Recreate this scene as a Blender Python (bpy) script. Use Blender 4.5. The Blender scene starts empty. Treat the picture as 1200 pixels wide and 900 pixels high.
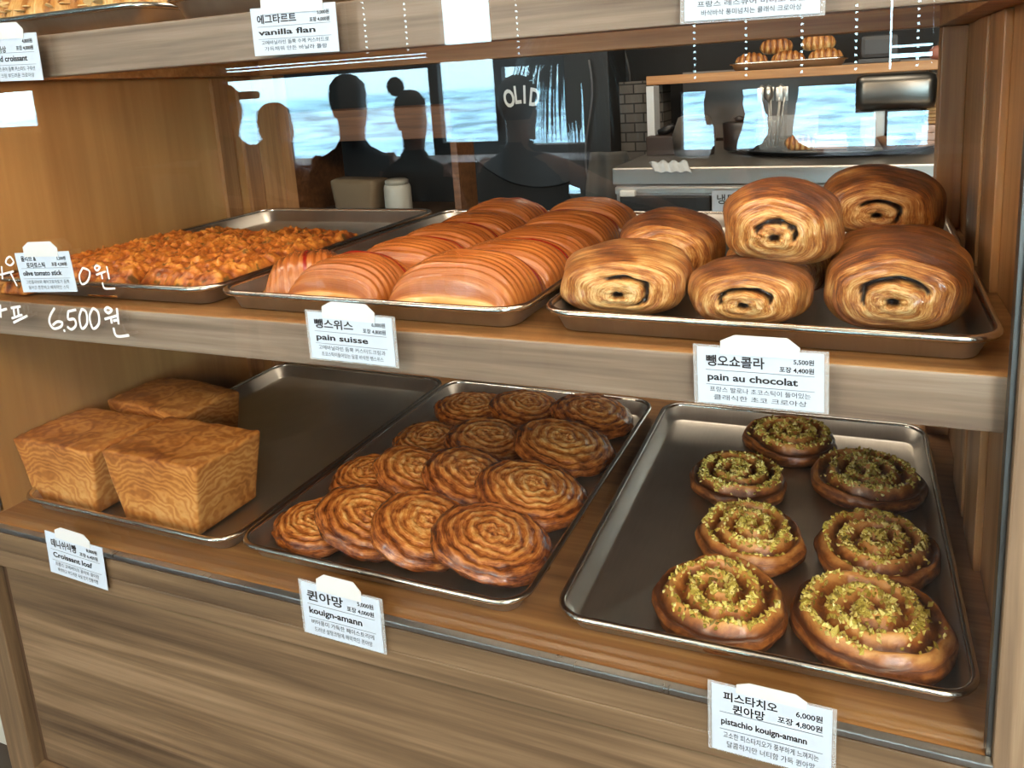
import bpy, bmesh, math, random
import numpy as np
from mathutils import Vector, Matrix, noise

# ------------------------------------------------------------------ camera, world, light, exposure
SC = bpy.context.scene
COL = SC.collection
PI = math.pi
CAM = Vector((0.9211, -0.5294, 0.4617))
YAW, PITCH, ROLL, FOC, PPX, PPY = 0.3904, 0.2002, -0.058, 909.74, 639.94, 282.43
_cy, _sy, _cp, _sp = math.cos(YAW), math.sin(YAW), math.cos(PITCH), math.sin(PITCH)
FWD = Vector((-_sy*_cp, _cy*_cp, -_sp)); _r = Vector((_cy, _sy, 0)); _u = _r.cross(FWD)
RGT = _r*math.cos(ROLL) + _u*math.sin(ROLL); UPV = -_r*math.sin(ROLL) + _u*math.cos(ROLL)
cd = bpy.data.cameras.new('camera'); cam = bpy.data.objects.new('camera', cd); COL.objects.link(cam)
m = Matrix.Identity(4)
for i in range(3):
    m[i][0], m[i][1], m[i][2], m[i][3] = RGT[i], UPV[i], -FWD[i], CAM[i]
cam.matrix_world = m
cd.sensor_width = 36; cd.sensor_fit = 'HORIZONTAL'; cd.lens = FOC/1200*36
cd.shift_x = -(PPX-600)/1200; cd.shift_y = -(450-PPY)/1200
cd.clip_start = 0.02; cd.clip_end = 200
SC.camera = cam
def ray(px, py): return FWD + RGT*((px-PPX)/FOC) - UPV*((py-PPY)/FOC)
def at_y(px, py, y):
    d = ray(px, py); return CAM + d*((y-CAM.y)/d.y)
def at_z(px, py, z):
    d = ray(px, py); return CAM + d*((z-CAM.z)/d.z)
GY = -0.012                                   # the plane of the case's front glass
def mirrored(px, py, depth):                  # where a thing reflected in the front glass really stands
    p = at_y(px, py, depth); return Vector((p.x, 2*GY-p.y, p.z))

SC.view_settings.view_transform = 'Standard'; SC.view_settings.look = 'None'
SC.view_settings.gamma = 1; SC.view_settings.use_curve_mapping = False
SC.view_settings.exposure = 0.0
SC.cycles.use_denoising = True
SC.cycles.max_bounces = 10; SC.cycles.transparent_max_bounces = 16
SC.cycles.caustics_reflective = False; SC.cycles.caustics_refractive = False
SC.cycles.sample_clamp_indirect = 6.0

SKY = 24.0
W = bpy.data.worlds.new('sea_and_sky'); SC.world = W; W.use_nodes = True
nt = W.node_tree; nt.nodes.clear()
def wn(t, **k):
    n = nt.nodes.new(t)
    for a, b in k.items(): setattr(n, a, b)
    return n
def wl(a, b): nt.links.new(a, b)
tc = wn('ShaderNodeTexCoord'); sep = wn('ShaderNodeSeparateXYZ'); wl(tc.outputs['Generated'], sep.inputs[0])
ramp = wn('ShaderNodeValToRGB'); mr = wn('ShaderNodeMapRange'); wl(sep.outputs['Z'], mr.inputs[0])
mr.inputs[1].default_value = -0.25; mr.inputs[2].default_value = 0.25
wl(mr.outputs[0], ramp.inputs[0])
el = ramp.color_ramp.elements
el[0].position = 0.0; el[0].color = (.40, .66, .82, 1)
el[1].position = 1.0; el[1].color = (.76, .90, 1.0, 1)
for p, c in ((.46, (.25, .50, .66, 1)), (.490, (.24, .50, .66, 1)), (.502, (.46, .75, .87, 1))):
    e = el.new(p); e.color = c
mp = wn('ShaderNodeMapping'); mp.inputs['Scale'].default_value = (14, 14, 120); wl(tc.outputs['Generated'], mp.inputs[0])
nz = wn('ShaderNodeTexNoise'); nz.inputs['Scale'].default_value = 1.6; nz.inputs['Detail'].default_value = 5; wl(mp.outputs[0], nz.inputs[0])
wv = wn('ShaderNodeMapRange'); wl(nz.outputs[0], wv.inputs[0]); wv.inputs[1].default_value = .35; wv.inputs[2].default_value = .65
wv.inputs[3].default_value = .62; wv.inputs[4].default_value = 1.45
below = wn('ShaderNodeMapRange'); wl(sep.outputs['Z'], below.inputs[0]); below.inputs[1].default_value = -.01; below.inputs[2].default_value = .002
below.inputs[3].default_value = 1; below.inputs[4].default_value = 0
mixw = wn('ShaderNodeMix', data_type='FLOAT'); wl(below.outputs[0], mixw.inputs[0]); mixw.inputs[2].default_value = 1; wl(wv.outputs[0], mixw.inputs[3])
glit = wn('ShaderNodeMapRange'); wl(sep.outputs['X'], glit.inputs[0]); glit.inputs[1].default_value = -.33; glit.inputs[2].default_value = .02
glit.inputs[3].default_value = 1; glit.inputs[4].default_value = 1.35
front = wn('ShaderNodeMapRange'); wl(sep.outputs['Y'], front.inputs[0]); front.inputs[1].default_value = -.15; front.inputs[2].default_value = .1
front.inputs[3].default_value = SKY; front.inputs[4].default_value = .3
m1 = wn('ShaderNodeMath', operation='MULTIPLY'); wl(mixw.outputs[0], m1.inputs[0]); wl(glit.outputs[0], m1.inputs[1])
m2 = wn('ShaderNodeMath', operation='MULTIPLY'); wl(m1.outputs[0], m2.inputs[0]); wl(front.outputs[0], m2.inputs[1])
bg = wn('ShaderNodeBackground'); wl(ramp.outputs[0], bg.inputs[0]); wl(m2.outputs[0], bg.inputs[1])
wo = wn('ShaderNodeOutputWorld'); wl(bg.outputs[0], wo.inputs[0])

def area(name, loc, target, size, power, color):
    l = bpy.data.lights.new(name, 'AREA'); l.shape = 'DISK'; l.size = size; l.energy = power; l.color = color
    o = bpy.data.objects.new(name, l); COL.objects.link(o); o.location = loc
    o.rotation_euler = (Vector(target)-Vector(loc)).to_track_quat('-Z', 'Y').to_euler()
    return o
WARM = (1.0, .78, .55)
area('ceiling_lamp', (1.5, -1.25, 1.6), (.6, .1, .1), .8, 24, WARM)
area('ceiling_lamp', (.2, -1.35, 1.6), (.4, .1, .1), .8, 15, WARM)
area('ceiling_lamp', (2.6, -.9, 1.6), (.6, .2, .2), .8, 30, WARM)
area('fill_lamp', (1.9, -2.7, 1.25), (.7, .1, .2), .5, 30, WARM)  # unseen fill, added to lift the shade under the middle shelf
area('fill_lamp', (-.7, -2.7, 1.3), (.4, .1, .3), .5, 26, WARM)  # second added fill, for the right wall and back rail
area('kitchen_lamp', (.3, 1.1, 1.6), (.3, .9, 0), .6, 9, (1.0, .85, .66))
area('kitchen_lamp', (1.0, .9, 1.6), (.9, .6, 0), .6, 10, (1.0, .88, .72))

# ------------------------------------------------------------------ helpers
def S(r, g, b):
    f = lambda v: (v/255/12.92) if v <= 10 else ((v/255+.055)/1.055)**2.4
    return (f(r), f(g), f(b), 1)

class Mat:
    def __init__(s, name, rough=.5, metal=0, spec=.5, coat=0):
        s.m = bpy.data.materials.new(name); s.m.use_nodes = True
        s.t = s.m.node_tree; s.b = s.t.nodes['Principled BSDF']
        s.b.inputs['Roughness'].default_value = rough; s.b.inputs['Metallic'].default_value = metal
        s.b.inputs['Specular IOR Level'].default_value = spec
        if coat:
            s.b.inputs['Coat Weight'].default_value = coat; s.b.inputs['Coat Roughness'].default_value = .18
    def n(s, t, **k):
        n = s.t.nodes.new(t)
        for a, b in k.items(): setattr(n, a, b)
        return n
    def l(s, a, b): s.t.links.new(a, b)
    def col(s, c): s.b.inputs['Base Color'].default_value = c; return s
    def obj(s): return s.n('ShaderNodeTexCoord').outputs['Object']
    def map(s, src, sc, loc=(0, 0, 0), rot=(0, 0, 0)):
        m = s.n('ShaderNodeMapping'); m.inputs['Scale'].default_value = sc; m.inputs['Location'].default_value = loc
        m.inputs['Rotation'].default_value = rot; s.l(src, m.inputs[0]); return m.outputs[0]
    def noise(s, src, scale, detail=3, rough=.5, dist=0):
        n = s.n('ShaderNodeTexNoise'); n.inputs['Scale'].default_value = scale; n.inputs['Detail'].default_value = detail
        n.inputs['Roughness'].default_value = rough; n.inputs['Distortion'].default_value = dist
        s.l(src, n.inputs['Vector']); return n.outputs[0]
    def ramp(s, fac, stops):
        r = s.n('ShaderNodeValToRGB'); e = r.color_ramp.elements
        e[0].position, e[0].color = stops[0]; e[1].position, e[1].color = stops[-1]
        for p, c in stops[1:-1]:
            x = e.new(p); x.color = c
        s.l(fac, r.inputs[0]); return r.outputs[0]
    def mix(s, fac, a, b, mode='MIX'):
        m = s.n('ShaderNodeMix', data_type='RGBA', blend_type=mode)
        for i, v in ((0, fac), (6, a), (7, b)):
            if hasattr(v, 'links') or hasattr(v, 'is_linked'): s.l(v, m.inputs[i])
            else: m.inputs[i].default_value = v
        return m.outputs[2]
    def math(s, op, a, b=0.0, c=None):
        m = s.n('ShaderNodeMath', operation=op)
        for i, v in ((0, a), (1, b), (2, c)):
            if v is None: continue
            if hasattr(v, 'is_linked'): s.l(v, m.inputs[i])
            else: m.inputs[i].default_value = v
        return m.outputs[0]
    def attr(s, name, out='Vector'):
        a = s.n('ShaderNodeAttribute'); a.attribute_name = name; return a.outputs[out]
    def bump(s, h, strength=.5, dist=.002):
        b = s.n('ShaderNodeBump'); b.inputs['Strength'].default_value = strength; b.inputs['Distance'].default_value = dist
        s.l(h, b.inputs['Height']); s.l(b.outputs[0], s.b.inputs['Normal'])
    def set_col(s, c): s.l(c, s.b.inputs['Base Color'])

def plain(name, c, rough=.5, metal=0, spec=.5, coat=0):
    M = Mat(name, rough, metal, spec, coat); M.col(c)
    o = M.obj(); h = M.noise(o, 60, 3); M.set_col(M.mix(M.math('MULTIPLY', h, .25), c, tuple(x*.7 for x in c[:3])+(1,)))
    return M.m

def wood(name, axis, lo, mid, hi, rough=.5, scale=1.0, bump=.12):
    M = Mat(name, rough)
    sc = [46*scale, 46*scale, 46*scale]; sc[axis] = 1.5*scale
    o = M.map(M.obj(), sc)
    a = M.noise(o, 1.0, 6, .62, .35)
    sc2 = [150*scale]*3; sc2[axis] = 5*scale
    b = M.noise(M.map(M.obj(), sc2, (3, 1, 7)), 1.0, 3, .6)
    sc3 = [9*scale]*3; sc3[axis] = .7*scale
    c3 = M.noise(M.map(M.obj(), sc3, (1, 5, 2)), 1.0, 2, .5)
    f = M.math('ADD', M.math('ADD', M.math('MULTIPLY', a, .6), M.math('MULTIPLY', b, .25)), M.math('MULTIPLY', c3, .15))
    M.set_col(M.ramp(f, [(.36, lo), (.5, mid), (.64, hi)]))
    M.bump(f, bump, .001)
    return M.m

def link(o, parent=None):
    COL.objects.link(o)
    if parent is not None: o.parent = parent
    return o

def mesh(name, V, F, mat, parent=None, smooth=True, attrs=None):
    me = bpy.data.meshes.new(name); me.from_pydata([tuple(v) for v in V], [], [tuple(f) for f in F]); me.update()
    if mat: me.materials.append(mat)
    if smooth:
        me.polygons.foreach_set('use_smooth', [True]*len(me.polygons))
    if attrs:
        for k, v in attrs.items():
            v = np.asarray(v, dtype=np.float32)
            if v.ndim == 2:
                a = me.attributes.new(k, 'FLOAT_VECTOR', 'POINT'); a.data.foreach_set('vector', v.ravel())
            else:
                a = me.attributes.new(k, 'FLOAT', 'POINT'); a.data.foreach_set('value', v)
    return link(bpy.data.objects.new(name, me), parent)

def bm_obj(name, bm, mat, parent=None, smooth=False):
    me = bpy.data.meshes.new(name); bm.normal_update(); bm.to_mesh(me); bm.free()
    if mat: me.materials.append(mat)
    if smooth: me.polygons.foreach_set('use_smooth', [True]*len(me.polygons))
    return link(bpy.data.objects.new(name, me), parent)

def add_box(bm, a, b, bev=0.0):
    lo = [min(a[i], b[i]) for i in range(3)]; hi = [max(a[i], b[i]) for i in range(3)]
    t = bmesh.new()
    r = bmesh.ops.create_cube(t, size=1)
    for v in t.verts:
        v.co = Vector([(lo[i]+hi[i])/2 + v.co[i]*(hi[i]-lo[i]) for i in range(3)])
    if bev > 0:
        bmesh.ops.bevel(t, geom=list(t.edges), offset=bev, segments=2, affect='EDGES', profile=.6)
    me = bpy.data.meshes.new('tmp'); t.to_mesh(me); t.free(); bm.from_mesh(me); bpy.data.meshes.remove(me)

def box(name, a, b, mat, parent=None, bev=.0015):
    bm = bmesh.new(); add_box(bm, a, b, bev); return bm_obj(name, bm, mat, parent)

def add_tube(bm, pts, rad, n=8, caps=True):
    pts = [Vector(p) for p in pts]
    rad = rad if isinstance(rad, (list, tuple)) else [rad]*len(pts)
    rings = []
    prev = None
    for i, p in enumerate(pts):
        t = (pts[min(i+1, len(pts)-1)]-pts[max(i-1, 0)]).normalized()
        if prev is None:
            x = t.orthogonal().normalized()
        else:
            x = (prev - t*prev.dot(t)).normalized()
        prev = x; y = t.cross(x)
        rings.append([bm.verts.new(p + (x*math.cos(2*PI*k/n)+y*math.sin(2*PI*k/n))*rad[i]) for k in range(n)])
    for a, b in zip(rings, rings[1:]):
        for k in range(n): bm.faces.new((a[k], a[(k+1) % n], b[(k+1) % n], b[k]))
    if caps:
        bm.faces.new(rings[0][::-1]); bm.faces.new(rings[-1])

def add_lathe(bm, prof, n=32, centre=(0, 0, 0), close=True):
    c = Vector(centre); rings = []
    for r, z in prof:
        rings.append([bm.verts.new(c+Vector((r*math.cos(2*PI*k/n), r*math.sin(2*PI*k/n), z))) for k in range(n)])
    for a, b in zip(rings, rings[1:]):
        for k in range(n): bm.faces.new((a[k], a[(k+1) % n], b[(k+1) % n], b[k]))
    if close:
        bm.faces.new(rings[0][::-1]); bm.faces.new(rings[-1])

def tag(o, label, cat, group=None, kind=None):
    o['label'] = label; o['category'] = cat
    if group: o['group'] = group
    if kind: o['kind'] = kind
    return o
def thing(name, label, cat, loc=(0, 0, 0), rot=(0, 0, 0), group=None):
    o = bpy.data.objects.new(name, None); o.empty_display_size = .02; COL.objects.link(o)
    o.location = loc; o.rotation_euler = rot
    return tag(o, label, cat, group)
def struct(o): o['kind'] = 'structure'; return o

# ------------------------------------------------------------------ materials
OAK_LAM = wood('grey_brown_laminate', 0, S(98, 80, 66), S(138, 119, 101), S(170, 152, 134), .45)
PANEL_LAM = wood('shaded_laminate', 0, S(70, 54, 38), S(108, 87, 63), S(146, 122, 94), .5, .8)  # laminate darkened: shade on the lower cabinet is put into the colour
SHADED_LAM_V = wood('shaded_laminate_upright', 2, S(70, 54, 38), S(108, 87, 63), S(146, 122, 94), .5)  # upright grain, same painted-in shade
OAK_LAM_V = wood('grey_brown_laminate_upright', 2, S(98, 80, 62), S(136, 114, 90), S(168, 148, 120), .45)
PLY = wood('pale_plywood', 2, S(160, 114, 66), S(182, 136, 82), S(196, 152, 96), .4, .35, .04)
OAK_IN = wood('warm_oak', 0, S(138, 92, 50), S(172, 122, 70), S(196, 148, 92), .4)
DECKW = wood('oak_deck', 0, S(116, 80, 46), S(148, 105, 62), S(176, 134, 84), .4)
OAK_IN_V = wood('warm_oak_upright', 2, S(130, 90, 54), S(162, 118, 74), S(186, 142, 94), .42)
DARKWOOD = wood('dark_groove_wood', 2, S(58, 42, 30), S(78, 58, 40), S(92, 70, 50), .5)
def metal(name, c, rough, streak=0, aniso=0):
    M = Mat(name, rough, 1.0); M.col(c)
    n = M.noise(M.map(M.obj(), (4, 4, 4)), 6, 5, .6)
    n2 = M.noise(M.map(M.obj(), (90, 6, 6)), 4, 3, .6)
    f = M.math('ADD', M.math('MULTIPLY', n, .6), M.math('MULTIPLY', n2, .4))
    M.set_col(M.ramp(f, [(.3, tuple(x*.82 for x in c[:3])+(1,)), (.7, c)]))
    r = M.n('ShaderNodeMapRange'); M.l(f, r.inputs[0]); r.inputs[1].default_value = .3; r.inputs[2].default_value = .7
    r.inputs[3].default_value = rough*.85; r.inputs[4].default_value = rough*1.2
    M.l(r.outputs[0], M.b.inputs['Roughness'])
    return M.m
ALU = metal('pan_aluminium', S(216, 209, 199), .38)
ALU_RIM = metal('pan_rim_aluminium', S(214, 208, 198), .22)
STEEL = plain('brushed_steel', S(186, 182, 174), .34, 1.0)
SILVER = metal('silver_edge', S(205, 204, 198), .3)
CHANNEL = metal('grey_channel', S(120, 120, 116), .42)
BLACK = plain('black_plastic', S(20, 20, 22), .4)
DARK = plain('dark_wall_paint', S(16, 15, 14), .8)
WHITE = plain('white_plastic', S(225, 225, 220), .4)

gm = bpy.data.materials.new('front_glass'); gm.use_nodes = True
t = gm.node_tree; t.nodes.clear()
o_ = t.nodes.new('ShaderNodeOutputMaterial'); mx = t.nodes.new('ShaderNodeMixShader'); tr = t.nodes.new('ShaderNodeBsdfTransparent')
gl = t.nodes.new('ShaderNodeBsdfGlossy'); gl.inputs['Roughness'].default_value = 0.0; fr = t.nodes.new('ShaderNodeFresnel'); fr.inputs[0].default_value = 1.5
ge = t.nodes.new('ShaderNodeNewGeometry'); mi = t.nodes.new('ShaderNodeMix'); mi.data_type = 'FLOAT'; mi.inputs[2].default_value = 1.5; mi.inputs[3].default_value = 1/1.5
t.links.new(ge.outputs['Backfacing'], mi.inputs[0]); t.links.new(mi.outputs[0], fr.inputs[0])
tr.inputs[0].default_value = (.985, .99, .985, 1)
t.links.new(fr.outputs[0], mx.inputs[0]); t.links.new(tr.outputs[0], mx.inputs[1]); t.links.new(gl.outputs[0], mx.inputs[2]); t.links.new(mx.outputs[0], o_.inputs[0])
GLASS = gm
def clear_mat(name, tint, rough=.05, amount=.12):
    g = bpy.data.materials.new(name); g.use_nodes = True; t = g.node_tree; t.nodes.clear()
    o = t.nodes.new('ShaderNodeOutputMaterial'); mx = t.nodes.new('ShaderNodeMixShader'); tr = t.nodes.new('ShaderNodeBsdfTransparent')
    p = t.nodes.new('ShaderNodeBsdfPrincipled'); p.inputs['Base Color'].default_value = tint; p.inputs['Roughness'].default_value = rough
    mx.inputs[0].default_value = amount
    t.links.new(tr.outputs[0], mx.inputs[1]); t.links.new(p.outputs[0], mx.inputs[2]); t.links.new(mx.outputs[0], o.inputs[0])
    return g
SLEEVE = clear_mat('clear_sleeve', S(215, 220, 222), .15, .30)
TAPE = clear_mat('cloudy_tape', S(222, 226, 226), .35, .80)
ACRYL = clear_mat('clear_acrylic', S(225, 230, 230), .05, .16)

# ------------------------------------------------------------------ the room behind the photographer and the kitchen (setting)
FLOOR_Z = -0.80; CEIL_Z = 1.75; WY = 2*GY-3.4
X0, X1, Y1 = -6.0, 4.0, 2.7
ROOMWALL = plain('room_wall_paint', S(92, 86, 80), .8)
FLOORM = plain('brown_floor', S(62, 50, 40), .5)
struct(box('floor', (X0-.1, WY-.1, FLOOR_Z-.1), (X1+.1, Y1+.1, FLOOR_Z), FLOORM, bev=0))
struct(box('ceiling', (X0-.1, WY-.1, CEIL_Z), (X1+.1, Y1+.1, CEIL_Z+.1), plain('ceiling_paint', S(225, 220, 210), .8), bev=0))
struct(box('wall_west', (X0-.1, WY-.1, FLOOR_Z), (X0, Y1+.1, CEIL_Z), ROOMWALL, bev=0))
struct(box('wall_east', (X1, WY-.1, FLOOR_Z), (X1+.1, Y1+.1, CEIL_Z), ROOMWALL, bev=0))
struct(box('wall_north', (X0, Y1, FLOOR_Z), (X1, Y1+.1, CEIL_Z), DARK, bev=0))
def wall_with_holes(name, x0, x1, z0, z1, y0, y1, holes, mat):
    xs = sorted({x0, x1, *[h[0] for h in holes], *[h[1] for h in holes]})
    zs = sorted({z0, z1, *[h[2] for h in holes], *[h[3] for h in holes]})
    bm = bmesh.new()
    for i in range(len(xs)-1):
        run = None
        for j in range(len(zs)-1):
            cx, cz = (xs[i]+xs[i+1])/2, (zs[j]+zs[j+1])/2
            if any(h[0] < cx < h[1] and h[2] < cz < h[3] for h in holes):
                if run is not None: add_box(bm, (xs[i], y0, run), (xs[i+1], y1, zs[j])); run = None
            elif run is None: run = zs[j]
        if run is not None: add_box(bm, (xs[i], y0, run), (xs[i+1], y1, z1))
    return bm_obj(name, bm, mat)
BL_TOP = 1.35
HOLES = [(-5.4, -4.64, .37, BL_TOP), (-2.86, -1.36, .05, BL_TOP), (-1.30, -.95, .16, .61), (-1.26, -.95, .70, BL_TOP),
         (-.90, -.44, .14, BL_TOP), (-.70, -.48, -.14, .08), (.08, 1.31, .04, BL_TOP), (2.1, 3.1, .1, 1.3), (at_y(585, 30, 3.4).x, at_y(588.5, 30, 3.4).x, .60, BL_TOP)]  # the far right opening is added, unseen, for more daylight on the case
struct(wall_with_holes('wall_south', X0, X1, FLOOR_Z, CEIL_Z, WY-.05, WY, HOLES, plain('dark_window_wall', S(40, 38, 36), .8)))
FRAME_DARK = plain('window_frame_grey', S(70, 66, 62), .5)
for k, (h, zt) in enumerate(((HOLES[0], .62), (HOLES[1], .585), (HOLES[4], .56), (HOLES[6], .378)), 1):
    bm = bmesh.new()
    add_box(bm, (h[0], WY-.04, zt), (h[1], WY+.01, zt+.045), .003)
    add_box(bm, (h[0]-.03, WY, h[2]-.05), (h[1]+.03, WY+.05, h[2]), .003)
    struct(bm_obj('window_%d' % k, bm, FRAME_DARK))
BLINDM = plain('blind_slat', S(60, 57, 54), .7)
def blind(label, x0, x1, zb, zt, cols, slits, group='closed blinds in the windows across the room'):
    """a closed slatted blind with the pin-holes its cords run through"""
    y = WY + .02; bm = bmesh.new(); s = .0055; pitch = .031
    xs = [x0]
    for c in sorted(cols): xs += [c-s, c+s]
    xs.append(x1)
    def q(a, b, c, d): add_box(bm, (a, y, c), (b, y+.004, d))
    bands, z = [], zb
    for (a, b) in sorted(slits): bands.append((z, a)); z = b
    bands.append((z, zt))
    for (c, d) in bands:
        for i in range(0, len(xs), 2): q(xs[i], xs[i+1], c, d)
        for i in range(1, len(xs)-1, 2):
            z = c
            while z < d:
                q(xs[i], xs[i+1], z, min(z+pitch-.010, d)); z += pitch
    return tag(bm_obj('venetian_blind_or_blocker', bm, BLINDM), label, 'blind', group)
vx = lambda px, py: at_y(px, py, 3.4).x
blind('closed grey slatted blind in the window across the room behind the three seated people', -2.9, -1.345, .627, BL_TOP+.02, [vx(430, 30), vx(478, 30)], [(.640, .647), (.660, .666)])
blind('closed grey slatted blind in the far left window across the room', -5.45, -4.6, .66, BL_TOP+.02, [], [])
blind('closed grey slatted blind in the narrow window behind the hanging palm leaves', -.885, -.43, .60, BL_TOP+.02, [vx(608, 30)], [])
zz_ = lambda y: at_y(1068, y, 3.4).z
blind('wide closed grey slatted blind facing the right half of the case', .06, vx(1043, 30), .42, BL_TOP+.02,
      [vx(815, 60), vx(875, 60), vx(940, 60), vx(1003, 60)], [])
blind('narrow closed grey slatted blind beside the wide one, light showing along its edge', vx(1045.5, 30), vx(1092, 60), .42, BL_TOP+.02,
      [vx(1075, 60)], [(zz_(67), zz_(62)), (zz_(55), zz_(52))])
blind('closed grey slatted blind strip at the right end of the wide window', vx(1092.2, 60), 1.33, .42, BL_TOP+.02, [], [])
bm = bmesh.new(); xa_, xb_, za_ = vx(1003, 100), vx(1104, 100), at_y(1050, 127, 3.4).z
add_box(bm, (xa_, WY+.028, za_), (xb_, WY+.034, .435)); add_box(bm, (xa_, WY+.024, za_-.012), (xb_, WY+.040, za_), .004)  # blocker added in place of hands holding a phone; darkens the reflected window
tag(bm_obj('venetian_blind_or_blocker', bm, BLINDM), 'short grey panel added over the right end of the wide window to block its reflection', 'blind', 'closed blinds in the windows across the room')
xm_ = vx(1033, 140); struct(box('window_5', (xm_-.025, WY-.04, .04), (xm_+.025, WY+.02, za_), FRAME_DARK))
xm_ = vx(1088, 150); struct(box('window_6', (xm_, WY-.04, .04), (1.33, WY+.02, .45), FRAME_DARK))  # also added: closes the window end in place of an arm's silhouette

# ------------------------------------------------------------------ the display case
Z_SH, T_SH, Z_TOP = .2655, .0385, .4945
XL, XR, YB = -.016, 1.032, .53
case = thing('display_case', 'large oak-veneer bakery display case with a sloping row of glass-fronted shelves', 'display case')
case['label'] = 'large oak-veneer bakery display case with a glass front and two full shelves'
deck = box('lower_deck', (XL, GY-.006, -.03), (XR, YB, 0), DECKW, case)
box('deck_edge', (XL, GY-.0085, -.0085), (1.012, GY-.0062, -.0046), DARKWOOD, case, .0)
box('glass_channel', (XL, GY-.0125, -.0045), (1.012, GY-.0045, .0012), SILVER, case, .0012)

box('middle_shelf', (XL, .0005, Z_SH-.02), (XR, YB, Z_SH), DECKW, case, .001)
box('shelf_fascia', (XL, 0, Z_SH-T_SH), (1.012, .018, Z_SH-.0004), OAK_LAM, case, .0015)
box('top_shelf', (XL, .018, Z_TOP+.0320), (XR, YB, Z_TOP+.0385), OAK_IN, case, .001)
box('shelf_fascia', (XL, 0, Z_TOP), (1.012, .0178, Z_TOP+.0388), OAK_LAM, case, .0015)
box('side_panel', (XL-.018, .0, -.03), (XL, YB, .62), PLY, case)
box('side_panel', (XR, .0, -.03), (XR+.018, YB, .62), OAK_IN_V, case)
for (a, b) in ((.415, .445), (.468, .500)):
    for (z0, z1) in ((0, Z_SH-.02), (Z_SH, Z_TOP+.005)):
        box('upright_stile', (XL, a, z0), (XL+.007, b, z1), OAK_IN_V, case)
for (a, b) in ((.20, .275), (.295, .37)):
    for (z0, z1) in ((0, Z_SH-.02), (Z_SH, Z_TOP+.005)):
        box('upright_stile', (XR-.007, a, z0), (XR, b, z1), OAK_IN_V, case)
for (z0, z1) in ((0, Z_SH-.02), (Z_SH, Z_TOP+.005)):
    box('back_post', (XL, .503, z0), (.034, YB, z1), OAK_IN_V, case)
    box('back_post', (1.005, .49, z0), (XR, YB, z1), OAK_IN_V, case)
box('back_rail', (XL, .497, Z_TOP+.0055), (XR, YB, Z_TOP+.0318), OAK_IN, case)
for xa, xb in ((XL, XL+.03), (XR-.03, XR)): box('side_rail', (xa, .018, Z_TOP+.0055), (xb, .4968, Z_TOP+.0318), OAK_IN, case)
box('corner_post', (1.012, GY-.009, -.34), (1.10, .006, .66), OAK_LAM_V, case, .002)
box('corner_post', (1.0085, GY-.004, 0), (1.012, GY+.006, .62), CHANNEL, case, .0005)
box('corner_post', (XL-.044, GY-.009, 0), (XL, .006, .66), OAK_LAM_V, case, .002)
fill_glow = bpy.data.materials.new('warm_fill_glow'); fill_glow.use_nodes = True
fill_glow.node_tree.nodes['Principled BSDF'].inputs['Base Color'].default_value = (1, .9, .8, 1)
fill_glow.node_tree.nodes['Principled BSDF'].inputs['Emission Color'].default_value = (1, .88, .72, 1); fill_glow.node_tree.nodes['Principled BSDF'].inputs['Emission Strength'].default_value = 30
box('fill_bar', (XL+.06, .0215, Z_TOP+.0215), (XR-.06, .0335, Z_TOP+.0318), fill_glow, case, .001)  # glowing bar added to brighten the back rail and side walls
# cabinet below the glass
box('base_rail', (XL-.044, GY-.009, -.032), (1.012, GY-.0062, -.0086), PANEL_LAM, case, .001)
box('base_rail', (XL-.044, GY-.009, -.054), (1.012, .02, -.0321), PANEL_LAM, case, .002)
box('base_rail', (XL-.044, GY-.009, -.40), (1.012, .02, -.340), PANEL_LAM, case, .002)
box('base_stile', (XL-.050, GY-.010, -.80), (XL-.004, .02, -.050), SHADED_LAM_V, case, .002)
box('panel_groove', (XL-.01, GY+.004, -.345), (1.015, GY+.014, -.050), DARKWOOD, case, .0)
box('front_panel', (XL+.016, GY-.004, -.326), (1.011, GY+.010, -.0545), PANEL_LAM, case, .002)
box('cabinet_carcass', (XL-.044, .02, -.80), (1.05, YB, -.05), SHADED_LAM_V, case, 0)
glass = box('front_glass', (XL+.0005, GY-.0025, .0015), (1.0115, GY+.0025, .66), GLASS, case, 0)
glass['label'] = 'clear glass pane reflecting the sea view windows'

struct(box('wall_side', (-2.2, .29, FLOOR_Z+.0005), (-.09, .39, -.05), plain('pale_wall', S(206, 206, 194), .7), bev=0))

# ------------------------------------------------------------------ baking trays
TW, TD, TH = .3276, .46, .0215
def rrect(w, d, inset, rc, z, n=7):
    x0, y0, x1, y1 = inset, inset, w-inset, d-inset; r = max(rc-inset, .002)
    P = []
    for (cx, cy, a0) in ((x1-r, y0+r, -PI/2), (x1-r, y1-r, 0), (x0+r, y1-r, PI/2), (x0+r, y0+r, PI)):
        for k in range(n):
            a = a0 + PI/2*k/(n-1)
            P.append((cx+r*math.cos(a), cy+r*math.sin(a), z))
    return P
def loops_mesh(name, loops, mat, parent=None, cap0=True, cap1=True, closed_loop=False, smooth=True):
    V = [p for l in loops for p in l]; n = len(loops[0]); F = []
    L = len(loops)
    for i in range(L if closed_loop else L-1):
        a, b = i*n, ((i+1) % L)*n
        for k in range(n): F.append((a+k, a+(k+1) % n, b+(k+1) % n, b+k))
    if cap0 and not closed_loop: F.append(tuple(range(n))[::-1])
    if cap1 and not closed_loop: F.append(tuple((L-1)*n+k for k in range(n)))
    o = mesh(name, V, F, mat, parent, smooth)
    return o
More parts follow.
